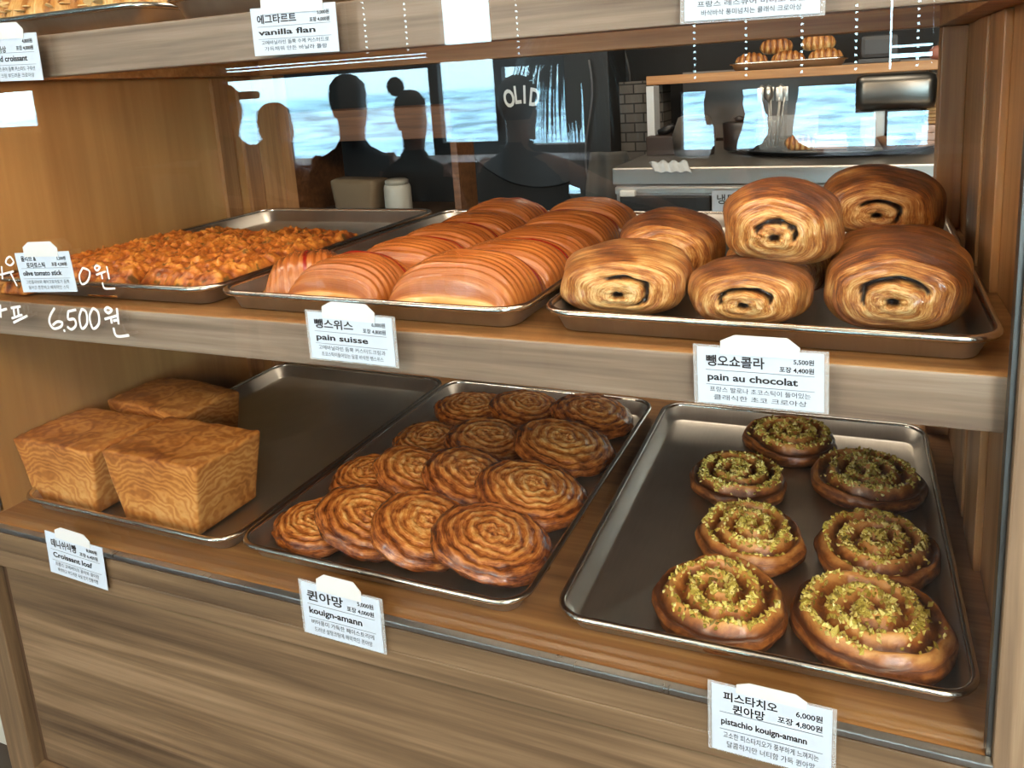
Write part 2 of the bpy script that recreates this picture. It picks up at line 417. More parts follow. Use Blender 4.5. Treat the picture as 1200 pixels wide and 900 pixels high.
def make_tray(label, x, y, z, a, w=TW, d=TD, rc=.030, group='aluminium trays in the display case'):
    t = thing('baking_tray', label, 'tray', (x, y, z), (0, 0, a), group)
    prof = [(.0175, .0002), (.0145, .0012), (.0065, .0175), (.0058, .0180), (.0075, .0178), (.0152, .0030), (.0185, .0016)]
    loops_mesh('pan', [rrect(w, d, i, rc, zz) for i, zz in prof], ALU, t)
    c = (.0034, .0186); R = .0031
    loops_mesh('rolled_rim', [rrect(w, d, c[0]-R*math.cos(k*2*PI/8)*1.05, rc, c[1]+R*math.sin(k*2*PI/8)*.95) for k in range(8)], ALU_RIM, t, closed_loop=True)
    return t
LT = [(0.0035, .0035, -.0122), (.3316, .0035, -.0138), (.684, .0030, .0150)]
make_tray('aluminium tray on the lower deck holding three croissant loaves, half of it empty', LT[0][0], .007, .0004, LT[0][2])
make_tray('aluminium tray crowded with caramel kouign-amann discs on the lower deck', LT[1][0], .007, .0004, LT[1][2])
make_tray('aluminium tray with seven pistachio-topped buns on the lower deck', LT[2][0], .004, .0004, LT[2][2])
UT = [(.0231, .0190, .0296-.03), (.3454, .0225, -.0124), (.6823, .0245, -.0131)]
ZU = Z_SH+.0004
make_tray('aluminium tray of olive tomato sticks at the left of the middle shelf', .0245, .012, ZU, .012, w=.318)
make_tray('aluminium tray of glossy striped pain suisse on the middle shelf', .3474, .0125, ZU, -.0124)
make_tray('aluminium tray of piled chocolate rolls at the right of the middle shelf', .6843, .0125, ZU, -.0131)

# ------------------------------------------------------------------ pastry materials
def crust(name, stops, streak=1.0, rough=.38, coat=.25, bump=.5, ridge=.35, spots=.25, fine=60):
    M = Mat(name, rough, 0, .5, coat)
    pat = M.attr('pat'); rid = M.attr('ridge', 'Fac'); brown = M.attr('brown', 'Fac')
    a = M.noise(pat, 1.0*streak, 4, .6, .4); b = M.noise(pat, 3.1*streak, 3, .6, .2)
    st = M.math('ADD', M.math('MULTIPLY', a, .65), M.math('MULTIPLY', b, .35))
    bl = M.noise(M.obj(), fine, 4, .6)
    f = M.math('ADD', M.math('MULTIPLY', st, 1.0), M.math('MULTIPLY', M.math('SUBTRACT', rid, .5), ridge))
    f = M.math('ADD', f, M.math('MULTIPLY', M.math('SUBTRACT', bl, .5), spots))
    f = M.math('SUBTRACT', f, M.math('MULTIPLY', M.math('SUBTRACT', brown, .5), .5))
    info = M.n('ShaderNodeObjectInfo')
    f = M.math('ADD', f, M.math('MULTIPLY', M.math('SUBTRACT', info.outputs['Random'], .5), .08))
    M.set_col(M.ramp(f, stops))
    h = M.math('ADD', M.math('MULTIPLY', st, 1.0), M.math('MULTIPLY', bl, .35))
    M.bump(h, bump, .0025)
    return M
CARAMEL = crust('caramelised_crust', [(.24, S(78, 36, 15)), (.39, S(132, 70, 28)), (.52, S(178, 104, 44)), (.65, S(208, 140, 68)), (.80, S(234, 186, 116))], 1.0, .22, .55, .55, .10, .55, 80).m
BUN = crust('golden_bun_crust', [(.24, S(78, 40, 18)), (.40, S(128, 74, 34)), (.53, S(170, 106, 50)), (.68, S(204, 148, 82))], .8, .4, .25, .45, .34, .22, 40).m
SUISSE = crust('glazed_striped_crust', [(.16, S(112, 54, 22)), (.38, S(158, 88, 38)), (.54, S(177, 107, 50)), (.70, S(202, 140, 74)), (.88, S(232, 184, 120))], .8, .24, .6, .35, .10, .10, 30)
M = SUISSE
red = M.attr('red', 'Fac')
src = M.b.inputs['Base Color'].links[0].from_socket
M.set_col(M.mix(red, src, S(140, 22, 18)))
SUISSE = M.m
CHOCO = crust('laminated_roll_crust', [(.30, S(78, 38, 14)), (.42, S(134, 74, 28)), (.51, S(176, 110, 48)), (.59, S(206, 150, 82)), (.70, S(234, 196, 134))], 1.1, .32, .5, 1.0, .18, .30, 55)
M = CHOCO
ch = M.attr('choc', 'Fac'); src = M.b.inputs['Base Color'].links[0].from_socket
M.set_col(M.mix(ch, src, S(38, 24, 18)))
CHOCO = M.m

def wavy(*a): return noise.noise(Vector(a))

def polar(name, seed, R, H, turns, mat, ridge_amp, nr=40, nt=96, edge=.80, outline=.035, tail=.06, warp=.12, dens=260, parent=None,
          dome=.25, crumple=.0012, brown_edge=.35):
    """a round coiled pastry: spiral ridges on top, bulging side, flat base"""
    rnd = random.Random(seed); a1, a2 = rnd.uniform(0, 6), rnd.uniform(0, 6)
    V, pat, rid, brn = [], [], [], []
    def outl(th):
        f = (th/(2*PI)) % 1
        step = tail*(f-.5) if f < .93 else tail*(.43 - (f-.93)/.07*.93)
        return R*(1+outline*math.sin(2*th+a1)+outline*.6*math.sin(3*th+a2)+step + .012*math.sin(9*th+a2))
    prof = [(i/nr, None) for i in range(1, nr+1)]
    side = [(1.02, .86), (1.045, .66), (1.05, .45), (1.03, .25), (.985, .09), (.94, 0.0)]
    def topz(rho, th, Ro):
        ph = rho*turns - th/(2*PI) + warp*wavy(rho*3+seed, math.cos(th)*1.4, math.sin(th)*1.4)
        rg = .5+.5*math.cos(2*PI*ph)
        z = H*(1-dome*rho*rho)
        if rho > edge:
            q = (rho-edge)/(1-edge); z *= (1-.16*q**2.2)
        fade = min(1, rho/.10)*(1 if rho < .9 else (1-rho)/.1)
        z += ridge_amp*(rg-.5)*fade*(1+.5*wavy(seed+9, math.cos(th)*2+rho, math.sin(th)*2))
        x, y = rho*Ro*math.cos(th), rho*Ro*math.sin(th)
        z += crumple*(wavy(x*90+seed, y*90, 1)+.6*wavy(x*220, y*220+seed, 5))
        return z, rg, ph
    z0, rg0, _ = topz(0.0, 0, R)
    V.append((0, 0, z0)); pat.append((seed*3.1, 0, 0)); rid.append(rg0); brn.append(.4)
    for rho, _ in prof:
        for k in range(nt):
            th = 2*PI*k/nt; Ro = outl(th); z, rg, ph = topz(rho, th, Ro)
            V.append((rho*Ro*math.cos(th), rho*Ro*math.sin(th), z))
            pat.append((rho*Ro*dens+seed*3.1, 2.3*math.cos(th)+rho, 2.3*math.sin(th)))
            rid.append(rg); brn.append(.5 + brown_edge*(rho**4-.35) - .2*(rg-.5))
    zt = [V[1+(nr-1)*nt+k][2] for k in range(nt)]
    for (s, zf) in side:
        for k in range(nt):
            th = 2*PI*k/nt; Ro = outl(th)*s + crumple*2.2*wavy(math.cos(th)*3+seed, math.sin(th)*3, zf*5)
            V.append((Ro*math.cos(th), Ro*math.sin(th), zt[k]*zf if zf > 0 else 0))
            pat.append((R*dens+(1-zf)*H*dens*.7+seed*3.1, 1.3*math.cos(th)*3, 1.3*math.sin(th)*3)); rid.append(.5+.25*math.sin(zf*12)); brn.append(.5+brown_edge*.7*(1-zf*.7))
    F = [(0, 1+k, 1+(k+1) % nt) for k in range(nt)]
    L = nr+len(side)
    for i in range(L-1):
        a, b = 1+i*nt, 1+(i+1)*nt
        for k in range(nt): F.append((a+k, b+k, b+(k+1) % nt, a+(k+1) % nt))
    F.append(tuple(1+(L-1)*nt+k for k in range(nt))[::-1])
    o = mesh(name, V, F, mat, parent, True, dict(pat=pat, ridge=rid, brown=brn))
    return o, topz, outl

# ------------------------------------------------------------------ kouign-amann discs
KG = 'caramel kouign-amann on the middle tray of the lower deck'
def kouign(label, x, y, R, tilt, seed, H=.021, lift=0.0, yaw=0.0):
    o, _, _ = polar('kouign_amann', seed, R, H, 5.2+.8*math.sin(seed*1.7), CARAMEL, .0016, warp=.6, outline=.04, tail=.06, crumple=.0018, dens=430, brown_edge=.5, dome=.30)
    tag(o, label, 'pastry', KG)
    o.location = (x, y, .0026+R*math.sin(tilt)*.92+lift)
    n = Vector((math.sin(tilt)*math.cos(yaw), math.sin(tilt)*math.sin(yaw), math.cos(tilt)))
    q = Vector((0, 0, 1)).rotation_difference(n) @ Matrix.Rotation(seed*2.4, 3, 'Z').to_quaternion()
    o.rotation_mode = 'QUATERNION'; o.rotation_quaternion = q
    return o
kouign('caramel pastry disc lying half hidden at the front left corner of its tray', .393, .071, .047, .06, 1)
kouign('plump caramel pastry disc second from the left in the front row', .450, .076, .050, .36, 2)
kouign('caramel pastry disc third from the left in the front row', .520, .078, .053, .38, 3)
kouign('large caramel pastry disc with a wide spiral at the front right of its tray', .592, .082, .056, .26, 4, .022)
kouign('small caramel pastry disc at the left end of the second row', .392, .174, .048, .08, 5)
kouign('caramel pastry disc second from the left in the second row', .449, .180, .049, .34, 6)
kouign('light caramel pastry disc third from the left in the second row', .517, .182, .052, .38, 7)
kouign('dark caramel pastry disc with a torn edge, right end of the second row', .594, .180, .057, .26, 8, .022)
kouign('dark caramel pastry disc at the left end of the third row', .408, .276, .049, .05, 9)
kouign('caramel pastry disc in the centre of the third row', .489, .288, .053, .18, 10)
kouign('caramel pastry disc with a clear pale spiral at the right end of the third row', .588, .292, .058, .26, 11, .022)
kouign('shadowed caramel pastry disc at the left of the back row under the shelf', .416, .385, .052, .04, 12)
kouign('shadowed caramel pastry disc in the middle of the back row under the shelf', .496, .398, .050, .14, 13)
kouign('shadowed caramel pastry disc at the right of the back row under the shelf', .590, .400, .054, .16, 14)

# ------------------------------------------------------------------ pistachio buns
NUTM = Mat('chopped_pistachio', .5)
NUTM.set_col(NUTM.ramp(NUTM.attr('tone', 'Fac'), [(0, S(112, 96, 30)), (.3, S(172, 152, 58)), (.7, S(214, 198, 100)), (1, S(238, 228, 156))]))
NUTM = NUTM.m
PG = 'pistachio buns on the right-hand lower tray'
def nut_mesh(name, seed, R, topz, outl, turns, n, parent):
    rnd = random.Random(seed); V, F, T = [], [], []
    i = 0
    while i < n:
        # along the raised ridge of the coil
        ph = rnd.choice(range(0, int(turns)+1)); th = rnd.uniform(0, 2*PI)
        rho = (ph + th/(2*PI) + rnd.gauss(.02, .15))/turns
        if rho > .91 or rho < .03: continue
        if rho > .42 and (.70+.55*math.sin(th*2+seed)) < rnd.random()*.55: continue
        if rnd.random() > .30+rho: continue
        i += 1
        Ro = outl(th); z, rg, _ = topz(rho, th, Ro)
        c = Vector((rho*Ro*math.cos(th), rho*Ro*math.sin(th), z+.0006))
        s = rnd.uniform(.0013, .0028)*(1.35 if rnd.random() < .12 else 1)
        rot = Matrix.Rotation(rnd.uniform(0, 6.3), 3, Vector((rnd.gauss(0, 1), rnd.gauss(0, 1), rnd.gauss(0, 1))).normalized())
        ax = Vector((s*rnd.uniform(.8, 1.7), s*rnd.uniform(.7, 1.1), s*rnd.uniform(.5, .9))); b = len(V); tone = rnd.random()
        for v in ((1, .2, 0), (-1, -.1, .2), (.1, 1, .1), (-.2, -1, -.1), (.3, .1, 1), (-.1, .2, -1)):
            V.append(c + rot @ Vector((v[0]*ax.x, v[1]*ax.y, v[2]*ax.z))); T.append(tone)
        for f in ((0, 2, 4), (2, 1, 4), (1, 3, 4), (3, 0, 4), (2, 0, 5), (1, 2, 5), (3, 1, 5), (0, 3, 5)):
            F.append(tuple(b+k for k in f))
    o = mesh(name, V, F, NUTM, parent, False, dict(tone=T)); o['kind'] = 'stuff'
    return o
def bun(label, bx, by, R, rot, seed, tilt=(0, 0), H=.0215, n=620, sy=1.0):
    p = Vector((bx, by, 0))
    t = thing('pistachio_bun', label, 'pastry', (p.x, p.y, .0022), (tilt[0], tilt[1], rot), PG); t.scale = (1, sy, 1)
    turns = 2.9
    o, tz, ol = polar('coiled_dough', seed, R, H, turns, BUN, .0105, nr=44, outline=.03, tail=.10, warp=.12, dens=120, parent=t, dome=.12, crumple=.0010, brown_edge=.55, edge=.78)
    nut_mesh('chopped_pistachios', seed, R, tz, ol, turns, n, t)
bun('thick pistachio bun at the front left of its tray, just above the price card', .815, .072, .0550, 2.2, 21, H=.0225)
bun('largest pistachio bun, at the front right corner of its tray', .936, .083, .0600, 1.2, 22, H=.0235, n=760)
bun('pistachio bun second from the front in the left column', .829, .180, .0510, .3, 23)
bun('pistachio bun second from the front in the right column', .945, .190, .0545, 5.6, 24)
bun('pistachio bun with a loose curled end, farthest back in the left column', .800, .288, .0515, 2.75, 25)
bun('dark pistachio bun with bare brown dough, third from the front in the right column', .937, .322, .0555, 4.2, 26)
bun('pistachio bun alone at the back edge of its tray', .848, .400, .0525, 3.6, 27)

# ------------------------------------------------------------------ croissant loaves
LM = Mat('swirled_loaf_crust', .5, 0, .4)
o = LM.obj()
w1 = LM.noise(LM.map(o, (9, 9, 13)), 1.0, 2, .5, 0)
wv_ = LM.n('ShaderNodeTexWave', wave_type='RINGS', rings_direction='SPHERICAL'); wv_.inputs['Scale'].default_value = 34; wv_.inputs['Distortion'].default_value = 22
wv_.inputs['Detail'].default_value = 3; wv_.inputs['Detail Scale'].default_value = .55; wv_.inputs['Detail Roughness'].default_value = .6
LM.l(LM.map(o, (1.0, 1.15, 1.3), (.013, .02, .01)), wv_.inputs[0])
nb = LM.noise(o, 55, 4, .6); tn = LM.attr('brown', 'Fac')
f = LM.math('ADD', LM.math('MULTIPLY', wv_.outputs[1], .17), LM.math('MULTIPLY', w1, .62))
f = LM.math('ADD', f, LM.math('MULTIPLY', nb, .25)); f = LM.math('SUBTRACT', f, LM.math('MULTIPLY', tn, .07))
LM.set_col(LM.ramp(f, [(.26, S(128, 70, 26)), (.42, S(174, 108, 48)), (.56, S(202, 138, 70)), (.70, S(220, 166, 104))]))
LM.bump(f, .2, .0015); LM = LM.m
def loaf(label, cx, cy, w, d, h, rot, seed, taper=.125, sag=.0):
    bm = bmesh.new(); bmesh.ops.create_cube(bm, size=2)
    bmesh.ops.bevel(bm, geom=list(bm.edges), offset=.07, segments=3, affect='EDGES', profile=.5)
    bmesh.ops.subdivide_edges(bm, edges=[e for e in bm.edges if e.calc_length() > .5], cuts=14, use_grid_fill=True)
    for v in bm.verts:
        x, y, z = v.co; k = 1 - taper*(1-z)/2*1.9
        nx = noise.noise(Vector((x*1.6+seed, y*1.6, z*1.6))); n2 = noise.noise(Vector((x*7, y*7+seed, z*7)))
        b = .012*(1-z*z)*0
        v.co = Vector((x*w/2*k*(1+.02*nx), y*d/2*(1-taper*.35*(1-z))*(1+.02*nx), (z+1)*h/2 + (.0018*n2+.002*nx-sag*(x*x+y*y))*(1 if z > -.5 else 0)))
    o = bm_obj('croissant_loaf', bm, LM, None, True)
    me = o.data; a = me.attributes.new('brown', 'FLOAT', 'POINT')
    a.data.foreach_set('value', [max(0, min(1, (v.co.z/h-.80)*4)) for v in me.vertices])
    o.location = (cx, cy, .0024); o.rotation_euler = (0, 0, rot)
    return tag(o, label, 'bread', 'croissant loaves on the lower left tray')
loaf('square croissant loaf with a bright orange top, nearest the kouign-amann', .2120, 0.0715, .146, .096, .086, -.03, 1)
loaf('square croissant loaf against the left wall of the case', .0600, .0720, .140, .096, .084, -.03, 2, sag=.0015)
loaf('dark-topped croissant loaf behind the two others', .082, .180, .152, .092, .088, -.13, 3, sag=.0035)

# ------------------------------------------------------------------ rolled pastries (pain suisse, pain au chocolat)
def suisse_mesh(seed, A, D, H, red_y=None):
    ns, nt = 64, 56; V, pat, rid, brn, redm = [], [], [], [], []
    rings = []
    for i in range(ns+1):
        v = -1+2*i/ns; s = max(0.0, 1-abs(v)**2.5)**.5 if v < 0 else max(0.0, 1-abs(v)**4)**.4; s = max(s, .25)
        y = v*D/2*(1 if abs(v) < 1 else 1)
        if i in (0, ns): s = .25
        for k in range(nt):
            th = 2*PI*k/nt; c, sn = math.cos(th), math.sin(th)
            x = A/2*math.copysign(abs(c)**.80, c)*(.86+.14*s); z = H*math.copysign(abs(sn)**.85, sn)*(.08+.92*s) if sn > 0 else -.0012
            if sn > 0:
                w = .0007*math.cos(v*38+3*wavy(seed, x*14, v*2)) + .0016*wavy(x*30+seed, v*6, 3); z = max(0, z+w*min(1, sn*3))
            V.append((x, y + .010*math.sin(th)*(-1)*v*v*v + .004*wavy(seed+x*20, 1, v), max(z, 0) if sn > 0 else 0))
            pat.append((v*D*900+seed*5+1.2*wavy(seed, x*18, v), x*9, z*9)); rid.append(.5+.5*math.cos(v*38))
            b = .55+.2*max(0, sn) - (.60 if v < -.94 and sn > .02 else 0) - .30*max(0, .35-abs(sn))*0 ; brn.append(b - .25*max(0, wavy(seed+3, x*22, v*1.5)))
            redm.append(1.0 if red_y is not None and abs(v-red_y-.05*c) < .035 and sn > .0 else 0.0)
    F = []
    for i in range(ns):
        a, b = i*nt, (i+1)*nt
        for k in range(nt): F.append((a+k, a+(k+1) % nt, b+(k+1) % nt, b+k))
    F.append(tuple(range(nt))[::-1]); F.append(tuple(ns*nt+k for k in range(nt)))
    return mesh('pain_suisse', V, F, SUISSE, None, True, dict(pat=pat, ridge=rid, brown=brn, red=redm))
def suisse(label, x, y, seed, A=.132, D=.086, H=.049, rot=-.05, red=.45, tilt=0, dz=0):
    o = suisse_mesh(seed, A, D, H, red); o.location = (x, y, ZU+.0022+dz); o.rotation_euler = (tilt, 0, rot)
    return tag(o, label, 'pastry', 'pain suisse on the middle shelf')
suisse('pain suisse with a red stripe turned sideways at the front left of its tray', .404, 0.086, 1, A=.078, D=.090, H=.041, rot=-.98, red=.05)
suisse('pain suisse at the front of the left column, partly behind a bigger one', .464, 0.080, 2, A=.110, D=.090, H=.040)
suisse('biggest pain suisse with shiny stripes at the front right of its tray', .588, 0.082, 3, A=.130, H=.046, rot=-.03, D=.096, red=.55)
suisse('pain suisse second from the front in the left column', .478, 0.168, 4, A=.122, D=.094, H=.039)
suisse('pain suisse third from the front in the left column', .475, 0.253, 5, A=.122, D=.094, H=.038)
suisse('pain suisse fourth from the front in the left column', .474, 0.337, 6, A=.120, D=.094, H=.038, red=None)
suisse('pain suisse at the far back of the left column', .472, 0.417, 7, A=.118, D=.090, H=.042)
suisse('pain suisse second from the front in the right column', .592, 0.172, 8, A=.124, D=.094, H=.039, red=.3)
suisse('pain suisse third from the front in the right column, under a pale reflection', .592, 0.257, 9, A=.122, D=.094, H=.037, red=None)
suisse('pain suisse with a red stripe fourth from the front in the right column', .592, 0.340, 10, A=.122, D=.094, H=.039)
suisse('pain suisse at the far back of the right column', .592, 0.419, 11, A=.122, D=.090, H=.043, red=None)

def roll_mesh(seed, A, L, H, twist=0.0):
    """a fat laminated roll lying on its side: ends along -y and +y, spiral of dough and chocolate at the ends"""
    nt = 96; V, pat, rid, brn, choc = [], [], [], [], []
    rnd = random.Random(seed); rings = 0; zc = H*.46
    def pt(th, rad, y, s, face, rho):
        c, sn = math.cos(th), math.sin(th)
        sq = 1+.05*math.cos(4*th)*-1
        bumpy = 1 + (.060*wavy(seed*7, s*11+.9*sn, c*1.1) + .022*wavy(s*24, c*1.3+seed, sn*1.3)+.008*math.sin(s*330+2.5*wavy(seed, c*1.6, sn*1.6)))*(0 if face else 1)
        irr = 1+.035*math.sin(2*th+seed*2)+.03*wavy(seed*5, c*1.7, sn*1.7); rad = rad*(1+(irr-1)*min(1, rad*1.3)); x = A/2*c*rad*sq*bumpy; z = zc + (H-zc)*sn*rad*bumpy if sn > 0 else zc + zc*sn*rad*sq
        yy = y; ck = 0.0; rg = .5
        if face:
            ph = rho*3.4 - th/(2*PI) + .15*wavy(seed, c, sn)
            rg = .5+.25*math.cos(2*PI*ph); dep = .0016*(rg-.5)+.0012*wavy(rho*9+seed, c*2, sn*2)
            q = math.exp(-((rho-(.44+.07*math.sin(seed*2.3))-.05*sn-.03*c-.03*wavy(seed, c*2, sn*2))/((.040+.02*max(0, sn))*(1+.5*wavy(c*3, sn*3, seed))))**2)*max(0, min(1, (math.sin(th+.35+.8*math.sin(seed*1.9))+.2)*1.6)); q2 = math.exp(-((rho-.02)/.085)**2)
            dep -= .010*q + .010*q2; ck = min(1, 1.5*q + 1.5*q2)
            if ck < .35: ck = 0
            else: ck = min(1, (ck-.35)*3)
            yy += -dep*face if face > 0 else dep*-1*face*1
            yy = y + (-dep if face < 0 else dep)
        V.append((x, yy + .004*wavy(c+seed, sn, rho if face else 3)*(.4 if face else 1), max(z, 0)))
        pat.append((s*640+seed*4+2.0*wavy(seed*3, c*1.3, sn*1.3), 1.6*c, 1.6*sn)); rid.append(rg); choc.append(ck)
        b = .5 + (.27*max(0, sn)**1.3 - .08 if not face else -.22+.25*rho**3) + .35*wavy(seed+4, c*2+s*14, sn*2)*(1 if not face else .2)
        brn.append(b)
    n = 26
    for i in range(1, n+1):
        rho = i/n; rad = rho*.80
        for k in range(nt): pt(2*PI*k/nt, rad, -L/2 + .016*rho**2.2, rho*.045, -1, rho)
    ns = 44
    for i in range(1, ns):
        v = -1+2*i/ns; rad = 1-abs(v)**2.4*.20
        for k in range(nt): pt(2*PI*k/nt, rad*(1+.02*math.sin(v*7+seed)), v*(L/2-.016), .045+(v+1)*.06, 0, 0)
    for i in range(n//2, 0, -1):
        rho = i/(n//2); rad = rho*.80
        for k in range(nt): pt(2*PI*k/nt, rad, L/2-.016*rho**2.2, .165+(1-rho)*.045, 1, rho)
    R_ = len(V)//nt; F = []
    for i in range(R_-1):
        a, b = i*nt, (i+1)*nt
        for k in range(nt): F.append((a+k, a+(k+1) % nt, b+(k+1) % nt, b+k))
    F.append(tuple(range(nt))[::-1]); F.append(tuple((R_-1)*nt+k for k in range(nt)))
    return mesh('pain_au_chocolat', V, F, CHOCO, None, True, dict(pat=pat, ridge=rid, brown=brn, choc=choc))
def roll(label, x, y, seed, A=.112, L=.112, H=.078, rz=0, rx=0, ry=0, dz=0):
    o = roll_mesh(seed, A, L, H); o.location = (x, y, ZU+.0022+dz); o.rotation_euler = (rx, ry, rz)
    return tag(o, label, 'pastry', 'pain au chocolat on the middle shelf')
roll('glossy pain au chocolat showing its spiral end at the front left of its tray', .738, .094, 1, A=.112, L=.120, H=.058, rz=.14)
roll('pain au chocolat behind the front left one in its tray', .752, .212, 2, A=.106, L=.130, H=.064, rz=.06)
roll('pain au chocolat in the front middle, beneath the stacked one', .842, .082, 3, A=.100, L=.098, H=.051, rz=.02)
roll('pain au chocolat in the middle of the tray hidden under the stacked one', .858, .178, 4, A=.096, L=.110, H=.052, rz=.0)
roll('pain au chocolat stacked highest, on top of two others', .865, .112, 5, A=.096, L=.100, H=.066, rz=-.06, rx=.06, dz=.042)
roll('pain au chocolat with a pale layered front at the front right corner of its tray', .949, .098, 6, A=.108, L=.124, H=.066, rz=-.08)
roll('pain au chocolat behind the front right one against the tray side', .955, .215, 7, A=.100, L=.110, H=.054, rz=-.08)
roll('pain au chocolat perched at the back right on top of the row', .938, .262, 8, A=.108, L=.100, H=.064, rz=-.04, rx=.10, dz=.036)
roll('pain au chocolat at the back right corner, mostly hidden', .960, .365, 9, A=.096, L=.110, H=.082, rz=-.15)
roll('pain au chocolat at the back left, mostly hidden', .850, .310, 10, A=.096, L=.110, H=.058, rz=.1)

# ------------------------------------------------------------------ olive tomato sticks
TM = Mat('baked_cheese_topping', .42, 0, .5, .15)
o = TM.obj(); h_ = TM.attr('brown', 'Fac')
a = TM.noise(o, 90, 5, .65, .3); b = TM.noise(o, 34, 3, .6); c = TM.noise(TM.map(o, (1, 1, 1), (4, 2, 1)), 60, 2, .5)
f = TM.math('ADD', TM.math('ADD', TM.math('MULTIPLY', a, .55), TM.math('MULTIPLY', b, .25)), TM.math('MULTIPLY', h_, .26))
colr = TM.ramp(f, [(.34, S(56, 24, 10)), (.46, S(128, 62, 22)), (.57, S(178, 104, 38)), (.70, S(206, 146, 66)), (.86, S(230, 190, 116))])
g = TM.n('ShaderNodeMapRange'); TM.l(c, g.inputs[0]); g.inputs[1].default_value = .60; g.inputs[2].default_value = .66
TM.set_col(TM.mix(TM.math('MULTIPLY', g.outputs[0], .85), colr, S(74, 58, 24))); TM.bump(a, .6, .002); TM = TM.m
def stick(label, x, y, seed, w=.043, L=.262, h=.030):
    nu, nv = 26, 120; V, brn = [], []
    for j in range(nv+1):
        v = -1+2*j/nv; e = (1-abs(v)**10)**.5
        for i in range(nu+1):
            u = -1+2*i/nu; s = (1-abs(u)**4)**.5
            X, Y = u*w/2, v*L/2
            b1 = wavy(X*75+seed*9, Y*75, seed); b2 = wavy(X*190, Y*190, seed+4); b3 = wavy(X*420, Y*420, seed+2)
            z = (h*.72*s*e + (.0036*b1+.0044*b2+.0026*b3)*s*e + .0025)*1.0
            V.append((X+.003*wavy(seed, Y*40, u), Y, max(.001, z))); brn.append(.5+.9*b1*.6+.8*b2*.5)
    F = []
    for j in range(nv):
        for i in range(nu):
            a = j*(nu+1)+i; F.append((a, a+1, a+nu+2, a+nu+1))
    nb = len(V)
    ring = [i for i in range(nu+1)]+[(j)*(nu+1)+nu for j in range(1, nv+1)]+[nv*(nu+1)+i for i in range(nu-1, -1, -1)]+[j*(nu+1) for j in range(nv-1, 0, -1)]
    for k in ring: V.append((V[k][0], V[k][1], 0)); brn.append(.3)
    n = len(ring)
    for k in range(n): F.append((ring[(k+1) % n], ring[k], nb+k, nb+(k+1) % n))
    F.append(tuple(nb+k for k in range(n))[::-1])
    o = mesh('olive_tomato_stick', V, F, TM, None, True, dict(brown=brn)); o.location = (x, y, ZU+.0022)
    return tag(o, label, 'pastry', 'olive tomato sticks on the upper left tray')
nm = ['leftmost olive tomato stick beside the left case wall', 'second olive tomato stick from the left, behind its price card', 'third olive tomato stick from the left',
      'middle olive tomato stick of the row of seven', 'third olive tomato stick from the right, rough cheesy topping', 'second olive tomato stick from the right', 'rightmost olive tomato stick, next to the pain suisse tray']
for i in range(7):
    stick(nm[i], .0625+i*.0402, .158+.012*((i*5) % 3-1)+.004*i, i+1)

# ------------------------------------------------------------------ croissants on the top shelf and the shelf behind
ALM = crust('pale_croissant_crust', [(.22, S(128, 72, 28)), (.42, S(186, 126, 60)), (.58, S(216, 164, 94)), (.76, S(236, 200, 140))], .9, .45, .1, .6, .3, .25, 40).m
FLAKE = plain('almond_flake', S(232, 196, 140), .5)
def croissant_mesh(name, seed, Ln, rad, bend, mat, parent=None):
    ns, nt = 70, 28; V, pat, rid, brn = [], [], [], []
    for i in range(ns+1):
        t = -1+2*i/ns; env = (1-abs(t)**2.2)**.62+.10 if abs(t) < 1 else .10
        seg = abs(math.sin(t*PI*3.2)); r = rad*env*(.86+.16*seg)
        ang = t*bend; cx = math.sin(ang)*Ln/(2*bend); cy = (1-math.cos(ang))*Ln/(2*bend)
        for k in range(nt):
            th = 2*PI*k/nt; rr = r*(1+.05*wavy(seed+t*6, math.cos(th), math.sin(th)))
            d = rr*math.cos(th); z = rr*math.sin(th)+rad*.80
            V.append((cx - math.sin(ang)*d*-1*0 + (-math.sin(ang))*-d*0 + math.sin(ang)*-d, cy+math.cos(ang)*d, max(0, z)))
            pat.append((t*26+seed*3, math.cos(th)*1.2, math.sin(th)*1.2)); rid.append(seg); brn.append(.5+.2*math.sin(th))
    F = []
    for i in range(ns):
        a, b = i*nt, (i+1)*nt
        for k in range(nt): F.append((a+k, a+(k+1) % nt, b+(k+1) % nt, b+k))
    F.append(tuple(range(nt))[::-1]); F.append(tuple(ns*nt+k for k in range(nt)))
    return mesh(name, V, F, mat, parent, True, dict(pat=pat, ridge=rid, brown=brn))
ZT = Z_TOP+.0392
make_tray('aluminium tray of almond croissants on the top shelf at the upper left', -.004, .008, ZT, 0, w=.325)
make_tray('aluminium tray beside the almond croissants on the top shelf', .340, .004, ZT, 0, w=.325)
